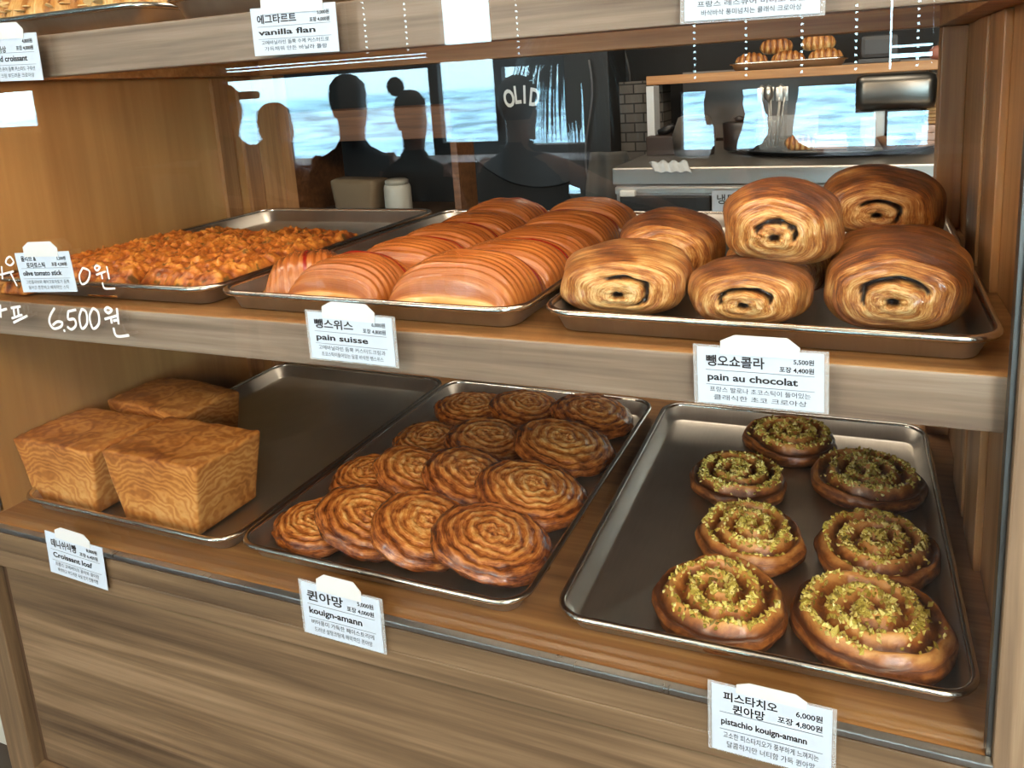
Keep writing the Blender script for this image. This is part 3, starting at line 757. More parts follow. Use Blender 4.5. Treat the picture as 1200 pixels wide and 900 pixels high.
def almond(label, x, y, rz, seed):
    t = thing('almond_croissant', label, 'pastry', (x, y, ZT+.0022), (0, 0, rz), 'almond croissants on the top shelf')
    croissant_mesh('dough', seed, .125, .026, .7, ALM, t)
    rnd = random.Random(seed); bm = bmesh.new()
    for _ in range(70):
        u = rnd.uniform(-.8, .8); a = rnd.uniform(.2, PI-.2); r = .0255*((1-abs(u)**2.2)**.62+.10)
        an = u*.7; cx = math.sin(an)*.125/1.4; cy = (1-math.cos(an))*.125/1.4; d = r*math.cos(a)
        p = Vector((cx-math.sin(an)*d, cy+math.cos(an)*d, r*math.sin(a)+.0212))
        M4 = Matrix.Translation(p) @ Matrix.Rotation(rnd.uniform(0, 6), 4, 'Z') @ Matrix.Rotation(rnd.gauss(0, .5), 4, 'X')
        vs = [bm.verts.new(M4 @ Vector((.0065*math.cos(2*PI*k/7), .0038*math.sin(2*PI*k/7), zz))) for zz in (-.0004, .0006) for k in range(7)]
        bm.faces.new(vs[:7][::-1]); bm.faces.new(vs[7:])
        for k in range(7): bm.faces.new((vs[k], vs[(k+1) % 7], vs[7+(k+1) % 7], vs[7+k]))
    f = bm_obj('almond_flakes', bm, FLAKE, t); f['kind'] = 'stuff'
almond('almond croissant at the front of the top shelf, above the cut-off price card', .125, .060, .25, 1)
almond('almond croissant with flaked almonds at the front right of the top shelf tray', .245, .062, -.2, 2)
almond('almond croissant behind the front pair on the top shelf, left side', .13, .150, .1, 3)
almond('almond croissant behind the front pair on the top shelf, right side', .25, .150, 0, 4)

# ------------------------------------------------------------------ price cards on the front glass
PAPER = plain('card_paper', S(190, 204, 218), .6)
INK = plain('printed_ink', S(22, 22, 26), .6)
INKL = plain('printed_rule', S(120, 128, 134), .6)
def text_geo(s, size, x, z, align='LEFT', bold=0.0, width=None):
    c = bpy.data.curves.new('t', 'FONT'); c.body = s; c.size = size; c.align_x = align; c.offset = bold*size; c.resolution_u = 3
    o = bpy.data.objects.new('t', c); COL.objects.link(o); bpy.context.view_layer.update()
    me = bpy.data.meshes.new_from_object(o.evaluated_get(bpy.context.evaluated_depsgraph_get()))
    V = [v.co.copy() for v in me.vertices]; F = [tuple(p.vertices) for p in me.polygons]
    bpy.data.objects.remove(o); bpy.data.curves.remove(c); bpy.data.meshes.remove(me)
    if width and V:
        w = max(v.x for v in V)-min(v.x for v in V)
        if w > 0:
            k = width/w; V = [Vector((v.x*k, v.y, 0)) for v in V]
    return [(v.x+x, v.y+z) for v in V], F
def flat_text(name, items, y, mat, parent):
    V, F = [], []
    for it in items:
        v, f = text_geo(*it[:2], *it[2:4], **it[4]); b = len(V)
        V += [(p[0], y, p[1]) for p in v]; F += [tuple(b+k for k in q) for q in f]
    return mesh(name, V, F, mat, parent, False)
def card(label, cx, cz, w, h, ang, lines, sleeve=False, tape=True, rules=True, lean=0.0, dy=0.0, tape_w=.5, tape_h=.22, tape_x=0.0):
    t = thing('price_card', label, 'price card', (cx, GY-.0042-dy, cz), (lean, -ang, 0), 'price cards on the front glass')
    box('card', (-w/2, 0, -h/2), (w/2, .0006, h/2), PAPER, t, 0)
    flat_text('lettering', lines, -.0003, INK, t)
    if rules:
        bm = bmesh.new()
        for zz in rules if isinstance(rules, (list, tuple)) else (.10, -.16):
            add_box(bm, (-w*.43, -.0004, h*zz), (w*.43, -.0001, h*zz+.0003))
        bm_obj('printed_rule', bm, INKL, t)
    if sleeve:
        bm = bmesh.new(); e = .004
        e = .003; add_box(bm, (-w/2-e, .0007, -h/2-e*.5), (w/2+e, .0011, h/2+e*.5)); bm_obj('clear_sleeve', bm, SLEEVE, t)
    if tape:
        tw, th = w*tape_w, h*tape_h; rnd = random.Random(int(cx*1e4))
        P = [(-tw/2, -th*.4), (tw/2, -th*.45), (tw/2+.001, th*.35), (tw*.36, th), (-tw*.30, th*1.02), (-tw/2+.0005, th*.55)]
        V = [(x+tape_x*w, -.0009, z+h/2) for x, z in P]+[(x+tape_x*w, -.0005, z+h/2) for x, z in P]; n = len(P)
        mesh('tape', V, [tuple(range(n)), tuple(range(2*n-1, n-1, -1))]+[(k, n+k, n+(k+1) % n, (k+1) % n) for k in range(n)], TAPE, t, False)
    return t
def std(w, h, ko, price, pack, en, d1, d2, ko2=None, ensz=.17):
    L = []
    if ko2:
        L += [(ko, h*.150, -w*.40, h*.295, dict(bold=.022)), (ko2, h*.150, -w*.32, h*.125, dict(bold=.022))]
    else:
        L += [(ko, h*.215, -w*.43, h*.19, dict(bold=.022, width=w*.47))]
    L += [(price, h*.105, w*.43, h*.30, dict(align='RIGHT', bold=.018)), (pack, h*.105, w*.43, h*.155, dict(align='RIGHT', bold=.018)),
          (en, h*ensz, -w*.42, -h*.075, dict(bold=.026, width=w*(.055*len(en)+.02) if len(en) < 14 else w*.72)),
          (d1, h*.105, 0, -h*.28, dict(align='CENTER', width=w*.80)), (d2, h*.105, 0, -h*.42, dict(align='CENTER', width=w*.74))]
    return L
w, h = .0820, .0350
card('white vanilla flan price card on the upper shelf edge', .5065, .5140, w, h*1.05, -.02, std(w, h, '에그타르트', '5,000원', '포장 4,000원', 'vanilla flan', '고메바닐라빈 듬뿍 수제 커스터드로', '가득채워 만든 바닐라 플랑'), tape_w=.72, tape_h=.34)
w, h = .0800, .0410
card('small white price card reading olive tomato stick, in front of the tomato stick tray', .1665, .3050, w, h, .055, std(w, h, '올리브 &', '5,200원', '포장 4,200원', 'olive tomato stick', '그린올리브와 페이크토마토가 듬뿍', '들어간 쫀쫀하고 매력적인 스틱', '토마토스틱'), tape_w=.62, tape_h=.26)
w, h = .0840, .0415
card('white pain suisse price card in a clear sleeve on the middle shelf edge', .5275, .2612, w, h, -.012, std(w, h, '뺑스위스', '6,000원', '포장 4,800원', 'pain suisse', '고메바닐라빈 듬뿍 커스터드크림과', '초코스틱이들어있는 달콤 바삭한 뺑스위스'), True, tape_w=.62, tape_h=.26)
w, h = .0835, .0410
card('largest white price card, reading pain au chocolat, on the right of the middle shelf edge', .8605, .2566, w, h, .010, std(w, h, '뺑오쇼콜라', '5,500원', '포장 4,400원', 'pain au chocolat', '프랑스 발로나 초코스틱이 들어있는', '클래식한 초코 크로아상'), True, tape_w=.62, tape_h=.24)
w, h = .0830, .0540
card('tilted white croissant loaf price card below the loaves', .1420, -.0150, w*1.05, h*.95, .03, std(w, h*.93, '데니쉬식빵', '8,000원', '포장 6,400원', 'Croissant loaf', '프랑스 고메버터의 풍미와 결이란', '바삭하고 부드러운 속살 인기 전통식빵'), tape_w=.60, tape_h=.20, dy=.010)
bpy.data.objects['price_card.004'].rotation_euler = (0, .06, 0)
w, h = .0860, .0540
card('white price card with washed-out print below the kouign-amann tray', .4905, -.0045, w, h, -.02, std(w, h, '퀸아망', '5,000원', '포장 4,000원', 'kouign-amann', '버터풍미 가득한 페이스트리에', '드러낸 설탕코팅에 매력적인 퀸아망'), True, tape_w=.56, tape_h=.24, dy=.010)
w, h = .0850, .0570
card('white pistachio kouign-amann price card at the bottom right below the pistachio buns', .8690, -.0120, w, h, -.005, std(w, h, '피스타치오', '6,000원', '포장 4,800원', 'pistachio kouign-amann', '고소한 피스타치오가 풍부하게 느껴지는', '달콤하지만 너티함 가득 퀸아망', '퀸아망', .13), True, tape_w=.58, tape_h=.13, dy=.010)
w, h = .0820, .0430
card('price card cut off by the left picture edge on the upper shelf', .1735, .5140, w, h, -.03, std(w, h, '아몬드', '4,800원', '포장 4,000원', 'almond croissant', '프랑스 레스큐어 듬뿍 커스터드 구워낸', '아몬드 크림 부드러운 크로아상', '크로아상'), tape_w=.60, tape_h=.24)
w, h = .0820, .0380
card('price card cut off by the top picture edge at the upper right', .8560, .5135, w, h, -.02, std(w, h, '크로아상', '4,000원', '포장 3,200원', 'croissant', '프랑스 레스큐어 버터로 만든', '바삭바삭 풍미넘치는 클래식 크로아상'), True, tape=False)

# ------------------------------------------------------------------ white marker writing on the glass
MARK = plain('white_marker', S(236, 238, 238), .6)
def writing(label, strokes, px_w=3.2):
    bm = bmesh.new()
    for st in strokes:
        pts = [at_y(x, y, GY-.0028) for x, y in st]
        sm = []
        for i in range(len(pts)-1):
            p0 = pts[max(i-1, 0)]; p1 = pts[i]; p2 = pts[i+1]; p3 = pts[min(i+2, len(pts)-1)]
            for q in range(4):
                t_ = q/4; sm.append(.5*((2*p1)+(p2-p0)*t_+(2*p0-5*p1+4*p2-p3)*t_*t_+(3*p1-p0-3*p2+p3)*t_**3))
        sm.append(pts[-1]); r = px_w/2*.00088
        add_tube(bm, sm, r, 6)
    for v in bm.verts: v.co.y = GY-.0029+(v.co.y-(GY-.0029))*.25 if abs(v.co.y-GY) < .02 else v.co.y
    return tag(bm_obj('handwritten_price', bm, MARK), label, 'handwriting', 'marker prices written on the glass')
writing('white marker syllables cut by the left picture edge, lower line on the glass', [
    [(0, 357), (1, 372)], [(1, 364), (8, 362)],
    [(13, 361), (24, 359)], [(16, 362), (17, 370)], [(21, 361), (22, 370)], [(14, 373), (26, 369)], [(16, 378), (32, 370)]])
writing('handwritten white marker price 6,500원 on the glass over the left shelf edge', [
    [(64, 361), (59, 370), (58, 378), (63, 385), (71, 383), (73, 378), (67, 377), (62, 381)],
    [(75, 386), (76, 389)], [(80, 365), (80, 374), (87, 374), (89, 381), (84, 386), (79, 383)], [(80, 365), (89, 363)],
    [(96, 362), (93, 372), (96, 385), (102, 379), (101, 366), (96, 362)],
    [(109, 361), (105, 371), (109, 385), (116, 379), (115, 366), (109, 361)],
    [(126, 360), (123, 363), (127, 367), (131, 363), (126, 360)], [(123, 374), (137, 370)], [(130, 372), (131, 379)], [(137, 361), (139, 380)], [(133, 376), (137, 375)], [(133, 384), (137, 394), (151, 393)]])
writing('white marker syllable left of the tomato stick card on the glass, upper line', [
    [(8, 303), (7, 308), (12, 311), (16, 307), (12, 301), (8, 303)], [(0, 322), (16, 318)], [(12, 319), (20, 335)], [(2, 312), (3, 327)]], 2.4)
writing('white marker price ending 0원 just right of the tomato stick card on the glass', [
    [(97, 314), (93, 323), (96, 333), (103, 329), (105, 318), (97, 314)],
    [(113, 311), (111, 314), (114, 317), (117, 313), (113, 311)], [(113, 322), (124, 318)], [(119, 320), (120, 327)], [(125, 312), (128, 327)], [(120, 331), (123, 338), (135, 338)]], 2.4)

# ------------------------------------------------------------------ the kitchen behind the case
FZ = 1.2
fr_ = thing('undercounter_freezer', 'low stainless steel freezer counter with a dark control panel behind the case', 'freezer', (.39, FZ, FLOOR_Z))
FH = .26-FLOOR_Z
box('body', (0, .012, 0), (.96, .66, FH-.042), STEEL, fr_, .003)
box('worktop', (-.005, 0, FH-.042), (.965, .67, FH), STEEL, fr_, .004)
box('front_ledge', (.0, .002, FH-.062), (.96, .02, FH-.046), STEEL, fr_, .002)
box('control_panel', (.012, -.002, FH-.24), (.222, .012, FH-.066), plain('dark_steel_front', S(58, 56, 54), .35, .7), fr_, .003)
dp = box('display', (.046, -.0045, FH-.125), (.176, -.002, FH-.092), BLACK, fr_, .001)
LED = bpy.data.materials.new('display_digit'); LED.use_nodes = True
LED.node_tree.nodes['Principled BSDF'].inputs['Emission Color'].default_value = (.7, .85, 1, 1); LED.node_tree.nodes['Principled BSDF'].inputs['Emission Strength'].default_value = .9
flat_text('digit', [('3', .020, .128, FH-.117, dict(bold=.02))], -.0050, LED, dp)
flat_text('printed_scale', [('- 0 +', .012, .146, FH-.112, dict())], -.0050, INKL, dp)
box('freezer_door', (.30, -.002, FH-.60), (.62, .012, FH-.07), STEEL, fr_, .003)
lb = thing('freezer_label', 'white paper label reading 냉동실 on the freezer door', 'label', (.39+.27, FZ-.006, .145))
box('paper', (-.043, 0, -.05), (.043, .001, .062), PAPER, lb, 0)
flat_text('lettering', [('냉동실', .024, -.034, .034, dict(bold=.01))], -.0004, INK, lb)
box('dish_cloth', (0, 0, 0), (.01, .01, .01), PAPER).name = 'tmp_cloth'; bpy.data.objects.remove(bpy.data.objects['tmp_cloth'])
V, F = [], []
for j in range(17):
    for i in range(21):
        u, v = i/20, j/16; V.append((u*.085+.02*v, -.01+.06*(1-v) if v < .4 else .026-.028*(v-.4), .0045+.004*wavy(u*5, v*6, 2)+.003*math.sin(u*22) if v < .4 else .004-.030*(v-.4)+.002*math.sin(u*24)))
for j in range(16):
    for i in range(20):
        a = j*21+i; F.append((a, a+1, a+22, a+21))
cl = mesh('dish_cloth', V, F, plain('white_cloth', S(170, 176, 180), .8)); cl.location = (.47, FZ-.024, .263)
md = cl.modifiers.new('thick', 'SOLIDIFY'); md.thickness = .002
tag(cl, 'crumpled white cloth hanging over the freezer counter edge', 'cloth')
bm = bmesh.new(); add_box(bm, (0, 0, 0), (.036, .02, .014), .003); hd = bm_obj('hinge_cover', bm, WHITE, fr_); hd.location = (.015, -.012, FH-.066)
CT = .26
BROWN = plain('brown_cardboard', S(150, 112, 70), .7)
PINKB = plain('pinkish_board', S(176, 148, 134), .6)
# shelf behind
sh = thing('wall_shelf', 'long wooden shelf on a post at the back of the kitchen', 'shelf', (.37, 1.6, .44))
box('board', (0, 0, 0), (.78, .34, .024), OAK_IN, sh, .002)
box('post', (.722, .005, -.18), (.752, .04, 0), OAK_IN_V, sh, .001)
box('post', (.722, .30, -.18), (.752, .335, 0), OAK_IN_V, sh, .001)
struct(box('wall_kitchen', (-.95, 2.0, FLOOR_Z), (1.6, 2.05, CEIL_Z), DARK, bev=0))
struct(box('trim_1', (.39, 1.985, .26), (1.18, 2.0, .47), plain('grey_splashback', S(120, 114, 108), .45, .4), bev=0))
struct(box('trim_2', (.395, 1.5, .262), (.415, 1.56, .438), plain('white_post', S(196, 202, 206), .5), bev=.001))
t_ = make_tray('aluminium tray of croissants on the wooden kitchen shelf', .585, 1.64, .4642, 0, w=.30, d=.20, group='aluminium trays in the kitchen')
for i, (x, y, r, dz) in enumerate(((.64, 1.70, .1, 0), (.735, 1.70, -.1, 0), (.83, 1.71, .05, 0), (.70, 1.76, .2, .038), (.81, 1.75, 0, .04))):
    o = croissant_mesh('croissant', 40+i, .09, .024, .5, CHOCO); o.location = (x, y, .4666+dz); o.rotation_euler = (0, 0, r)
    a_ = o.data.attributes.new('choc', 'FLOAT', 'POINT')
    tag(o, ['croissant at the left end of the kitchen shelf tray', 'middle croissant at the front of the kitchen shelf tray', 'croissant at the right end of the kitchen shelf tray',
            'croissant stacked second layer, left, on the kitchen shelf tray', 'croissant stacked second layer, right, on the kitchen shelf tray'][i], 'pastry', 'croissants on the kitchen shelf')
bm = bmesh.new(); add_box(bm, (-.05, -.06, 0), (.05, .06, .012), .003); add_box(bm, (-.045, -.055, .012), (.045, .055, .07), .012)
tag(bm_obj('grey_crate', bm, plain('dark_grey_crate', S(58, 58, 58), .5)), 'dark grey crate on the kitchen shelf beside the croissant tray', 'crate').location = (.96, 1.72, .464)
rnd = random.Random(5)
for i, (px, c) in enumerate(((1098, S(150, 96, 80)), (1107, S(178, 150, 70)), (1112, S(96, 112, 60)))):
    p = at_y(px, 60, 1.68); bm = bmesh.new(); add_lathe(bm, [(.002, 0), (.012, .002), (.018, .012), (.017, .024), (.010, .032), (.002, .034)], 16)
    o = bm_obj('fruit', bm, plain('fruit_skin', c, .5), None, True); o.location = (p.x, 1.68+.02*(i % 2), .464)
    st = bmesh.new(); add_tube(st, [(0, 0, .032), (.002, 0, .042)], .0012, 6); bm_obj('stalk', st, DARKWOOD, o)
    tag(o, ['dusky pink fruit at the end of the kitchen shelf', 'yellow fruit at the end of the kitchen shelf', 'small green fruit at the end of the kitchen shelf'][i], 'fruit', 'fruit on the kitchen shelf')
# hanging steel pan / hood
bm = bmesh.new()
add_box(bm, (.905, 1.50, .352), (1.085, 1.62, .438), .022)
ho = bm_obj('steel_dispenser', bm, plain('dull_steel', S(104, 100, 94), .3, 1.0), None, True); tag(ho, 'rounded stainless steel box mounted under the kitchen shelf', 'dispenser')
bm = bmesh.new(); add_box(bm, (.948, 1.545, .262), (.975, 1.575, .353), .004); bm_obj('support_bar', bm, STEEL, ho)
# worktop things
def on_top(px, y): p = at_y(px, 190, y); return p.x
bm = bmesh.new(); add_lathe(bm, [(.001, 0), (.20, 0), (.235, .012), (.238, .014), (.234, .0145), (.198, .004), (.001, .0035)], 56)
o = bm_obj('round_tray', bm, plain('dark_tray', S(70, 74, 80), .18, .6), None, True); o.location = (.86, 1.50, CT+.0005); o.scale = (1, .75, 1)
tag(o, 'wide dark round tray on the kitchen counter', 'tray')
TZ = CT+.005
x0_ = at_y(917, 185, 1.42).x; x1_ = at_y(955, 185, 1.42).x
hb = thing('acrylic_holder', 'clear acrylic stand holding a brown pastry on the kitchen counter', 'display stand', (x0_, 1.42, TZ))
w_ = x1_-x0_
for nm_, a, b in (('pane', (0, 0, 0), (.003, .09, .12)), ('pane', (w_, 0, 0), (w_+.003, .09, .085)), ('pane', (0, .09, 0), (w_+.003, .093, .085)), ('base', (0, 0, 0), (w_+.003, .09, .003))):
    box(nm_, a, b, ACRYL, hb, 0)
o = croissant_mesh('croissant', 61, .075, .020, .3, CHOCO); o.location = (x0_+w_/2+.002, 1.455, TZ+.0035)
tag(o, 'small brown croissant in the clear acrylic stand', 'pastry')
ub = thing('utensil_jar', 'clear jar of long steel tongs and whisks on the kitchen counter', 'jar', (at_y(905, 185, 1.52).x, 1.52, TZ))
bm = bmesh.new(); add_lathe(bm, [(.030, 0), (.034, .004), (.036, .085), (.034, .085), (.032, .006), (.001, .006)], 28, close=False); bm_obj('jar', bm, ACRYL, ub, True)
rnd = random.Random(3)
for i in range(7):
    a = i*.9; b = bmesh.new(); add_tube(b, [(.012*math.cos(a), .012*math.sin(a), .007), (.03*math.cos(a), .03*math.sin(a), .13)], .0022, 6)
    if i % 2: add_lathe(b, [(.001, 0), (.010, .012), (.013, .024), (.010, .036), (.001, .044)], 12, (.03*math.cos(a), .03*math.sin(a), .118))
    else: add_box(b, (.03*math.cos(a)-.008, .03*math.sin(a)-.001, .12), (.03*math.cos(a)+.008, .03*math.sin(a)+.001, .155), .0008)
    bm_obj('utensil', b, STEEL, ub, True)
def bowl(label, px, r, h, c):
    b = bmesh.new(); add_lathe(b, [(.001, 0), (r*.45, 0), (r, h), (r*.94, h), (r*.42, .004), (.001, .004)], 28)
    o = bm_obj('bowl', b, plain('bowl_glaze', c, .3), None, True); o.location = (at_y(px, 180, 1.47).x, 1.47, TZ); return tag(o, label, 'bowl', 'bowls on the kitchen counter')
bowl('brown wooden bowl on the kitchen counter beside the glass jar', 1042, .030, .028, S(120, 88, 66))
bowl('small brown bowl with a white rim at the right of the kitchen counter', 1068, .022, .018, S(92, 66, 52))
b = bmesh.new(); add_lathe(b, [(.016, 0), (.018, .003), (.018, .075), (.016, .075), (.015, .005), (.001, .005)], 24, close=False)
o = bm_obj('glass_jar', b, ACRYL, None, True); o.location = (at_y(1016, 180, 1.49).x, 1.49, TZ); tag(o, 'tall clear glass jar on the kitchen counter', 'jar')
b = bmesh.new(); add_box(b, (-.02, -.02, 0), (.02, .02, .014), .004); add_box(b, (-.017, -.012, .014), (.016, .012, .022), .003); add_tube(b, [(-.016, 0, .022), (-.018, 0, .042), (-.008, 0, .046)], .005, 8)
o = bm_obj('tape_dispenser', b, BLACK, None, True); o.location = (at_y(1003, 188, 1.44).x, 1.44, TZ); tag(o, 'black tape dispenser in front of the glass jar', 'tape dispenser')
b = bmesh.new()
for i in range(3): add_box(b, (-.055+.006*i, -.05, .011*i), (.05-.008*i, .05, .011*i+.0095), .001)
o = bm_obj('board_stack', b, PINKB); o.location = (at_y(975, 180, 1.54).x, 1.54, TZ); tag(o, 'pinkish boards lying on the kitchen counter behind the acrylic stand', 'boards')
b = bmesh.new(); add_tube(b, [(-.03, 0, .034), (.0, 0, .044), (.032, 0, .056)], [.002, .006, .004], 8); add_tube(b, [(-.03, 0, .034), (.0, .004, .036), (.03, .01, .048)], [.002, .005, .003], 8)
o = bm_obj('tongs', b, BLACK, None, True); o.location = (at_y(972, 180, 1.54).x, 1.54, TZ); tag(o, 'black tongs lying on the pinkish boards', 'tongs')
for i in range(3):
    b = bmesh.new(); add_box(b, (-.075+.012*i, -.06, 0), (.06, .06, .0175), .002); add_box(b, (-.055+.012*i, -.061, .004), (.03, -.06, .013), .0006)
    o = bm_obj('storage_box', b, PINKB); o.location = (1.105, 1.57, CT+.0005+.018*i)
    tag(o, ['lowest flat pinkish box at the right end of the kitchen counter', 'middle flat pinkish box of the stack at the counter end', 'top flat pinkish box of the stack, beneath the brown bags'][i], 'box', 'flat boxes stacked on the kitchen counter')
for i in range(9):
    b = bmesh.new(); add_box(b, (-.045+.004*(i % 3), -.05, 0), (.035, .05, .0075), .003)
    o = bm_obj('paper_bag', b, BROWN if i % 2 else plain('kraft_paper', S(176, 140, 92), .7)); o.location = (1.105, 1.575, CT+.056+.0077*i)
    tag(o, 'flat brown paper bag in the neat stack by the shelf post', 'paper bag', 'brown paper bags stacked by the shelf post')
# black kit at the left of the counter
b = bmesh.new(); add_box(b, (-.045, -.04, 0), (.045, .04, .05), .004)
kb = bm_obj('coffee_knock_box', b, plain('dark_brown_box', S(46, 32, 26), .5)); kb.location = (.445, 1.50, CT+.0005); tag(kb, 'dark brown box at the left end of the kitchen counter', 'box')
b = bmesh.new(); add_tube(b, [(-.02, 0, .056), (.0, 0, .062), (.022, 0, .072)], [.008, .012, .009], 10); bm_obj('handle_grip', b, BLACK, kb, True)
b = bmesh.new(); add_lathe(b, [(.001, 0), (.050, 0), (.056, .05), (.040, .095), (.028, .10), (.001, .10)], 28)
o = bm_obj('bread_bag', b, plain('grey_bag', S(92, 86, 80), .35), None, True); o.location = (.525, 1.47, CT+.0005); tag(o, 'crinkled grey bag standing at the left of the kitchen counter', 'bag')
b = bmesh.new(); add_lathe(b, [(.034, 0), (.040, .004), (.042, .07), (.036, .072), (.001, .072)], 28); add_lathe(b, [(.010, .072), (.014, .082), (.001, .088)], 16)
o = bm_obj('kettle', b, BLACK, None, True); o.location = (.632, 1.52, TZ); tag(o, 'squat black lidded pot beside the utensil jar', 'pot')

# dark left part of the kitchen
struct(box('trim_3', (.13, 1.60, FLOOR_Z), (.262, 1.78, CEIL_Z), plain('black_column', S(12, 12, 13), .6), bev=.002))
BLOCK = Mat('grey_block_wall', .8)
bk = BLOCK.n('ShaderNodeTexBrick'); bk.inputs['Scale'].default_value = 9; bk.inputs['Color1'].default_value = S(92, 88, 82); bk.inputs['Color2'].default_value = S(76, 72, 68); bk.inputs['Mortar'].default_value = S(28, 26, 24)
BLOCK.l(BLOCK.map(BLOCK.obj(), (1, 1, 1), rot=(PI/2, 0, 0)), bk.inputs[0]); BLOCK.set_col(bk.outputs[0])
struct(box('trim_4', (.262, 1.70, FLOOR_Z), (.392, 1.80, .452), BLOCK.m, bev=.001))
b = bmesh.new(); add_tube(b, [at_y(690+4*math.sin(i*.6), 70+i*14, 1.585) for i in range(14)], .0028, 8)
tag(bm_obj('hanging_cable', b, plain('grey_cable', S(74, 74, 76), .5), None, True), 'thin grey cable running down the black column', 'cable')
V, F = [], []
for j in range(22):
    for i in range(15):
        u, v = i/14*2-1, j/21; wd = .055+.018*math.sin(v*2.6); V.append((u*wd*(1-.5*max(0, v-.82)/.18*abs(u)), -.012*math.cos(u*5)+.004*math.sin(v*9)-.012, -v*.22))
for j in range(21):
    for i in range(14):
        a = j*15+i; F.append((a, a+1, a+16, a+15))
o = mesh('apron', V, F, plain('grey_cloth', S(72, 70, 66), .9)); o.location = (.262, 1.588, .262)
md = o.modifiers.new('thick', 'SOLIDIFY'); md.thickness = .003
tag(o, 'grey apron hanging in front of the black column', 'apron')
# dark round sign with white letters
p = at_y(610, 112, 1.985)
sg = thing('wall_sign', 'dark sign with white curved letters OLID on the kitchen wall', 'sign', (p.x, 1.994, p.z))
bm = bmesh.new(); add_lathe(bm, [(.001, 0), (.34, 0), (.345, .003), (.34, .006), (.001, .006)], 64)
bd = bm_obj('board', bm, plain('black_sign', S(20, 20, 22), .5), sg); bd.rotation_euler = (PI/2, 0, 0); bd.location = (.05, .004, .02)
V, F = [], []
for i, chh in enumerate('OLID'):
    v, f = text_geo(chh, .084, 0, 0, 'CENTER', .03); b = len(V); a = .16-.10*i-(0.02 if chh == 'D' else 0)
    for q in v:
        sx = q[0]*.62; V.append((-.042+.029*i+(-.004 if chh == 'I' else 0)+sx*math.cos(a)-q[1]*math.sin(a), -.0045, -.036+.012*math.sin(i*1.05)+sx*math.sin(a)+q[1]*math.cos(a)))
    F += [tuple(b+k for k in g) for g in f]
mesh('letter', V, F, WHITE, sg, False)
# wooden counter with jar
OAK_DK = wood('dark_oak', 0, S(78, 48, 26), S(102, 66, 38), S(124, 84, 52), .5)
wc = thing('wooden_counter', 'low wooden counter with a deep apron board in the dark kitchen', 'counter', (-.95, 1.68, FLOOR_Z))
z_ = lambda z: z-FLOOR_Z
box('top', (0, .0, z_(.385)), (.66, .31, z_(.41)), OAK_DK, wc, .002)
box('apron_board', (0.01, -.004, z_(.308)), (.655, .012, z_(.388)), OAK_DK, wc, .002)
box('side_panel', (.648, .0, 0), (.672, .12, z_(.30)), OAK_DK, wc, .002)
box('side_panel', (-.03, .0, 0), (0, .31, z_(.405)), OAK_DK, wc, .002)
box('inner_shelf', (0, .02, z_(.035)), (.655, .31, z_(.05)), DARKWOOD, wc, .001)
jr = thing('plastic_tub', 'cloudy white plastic tub inside the wooden counter', 'tub', (-.567, 1.76, .0505))
bm = bmesh.new(); add_lathe(bm, [(.001, 0), (.044, 0), (.047, .004), (.047, .085), (.043, .098), (.001, .098)], 32); bm_obj('body', bm, plain('cloudy_plastic', S(176, 170, 156), .4), jr, True)
bm = bmesh.new(); add_lathe(bm, [(.001, .098), (.040, .098), (.041, .112), (.030, .118), (.001, .119)], 32); bm_obj('lid', bm, plain('cloudy_lid', S(150, 144, 130), .4), jr, True)
bm = bmesh.new(); add_box(bm, (-.09, -.05, 0), (.09, .05, .12), .02)
for v in bm.verts: v.co += Vector((.018*wavy(v.co.x*14, v.co.y*14, v.co.z*14), 0, .012*wavy(v.co.x*11, 4, v.co.z*9)))
o = bm_obj('flour_sack', bm, plain('tan_sack', S(112, 92, 68), .85), None, True); o.location = (-.735, 1.78, .0505); tag(o, 'tan sack lying inside the wooden counter, left of the tub', 'sack')

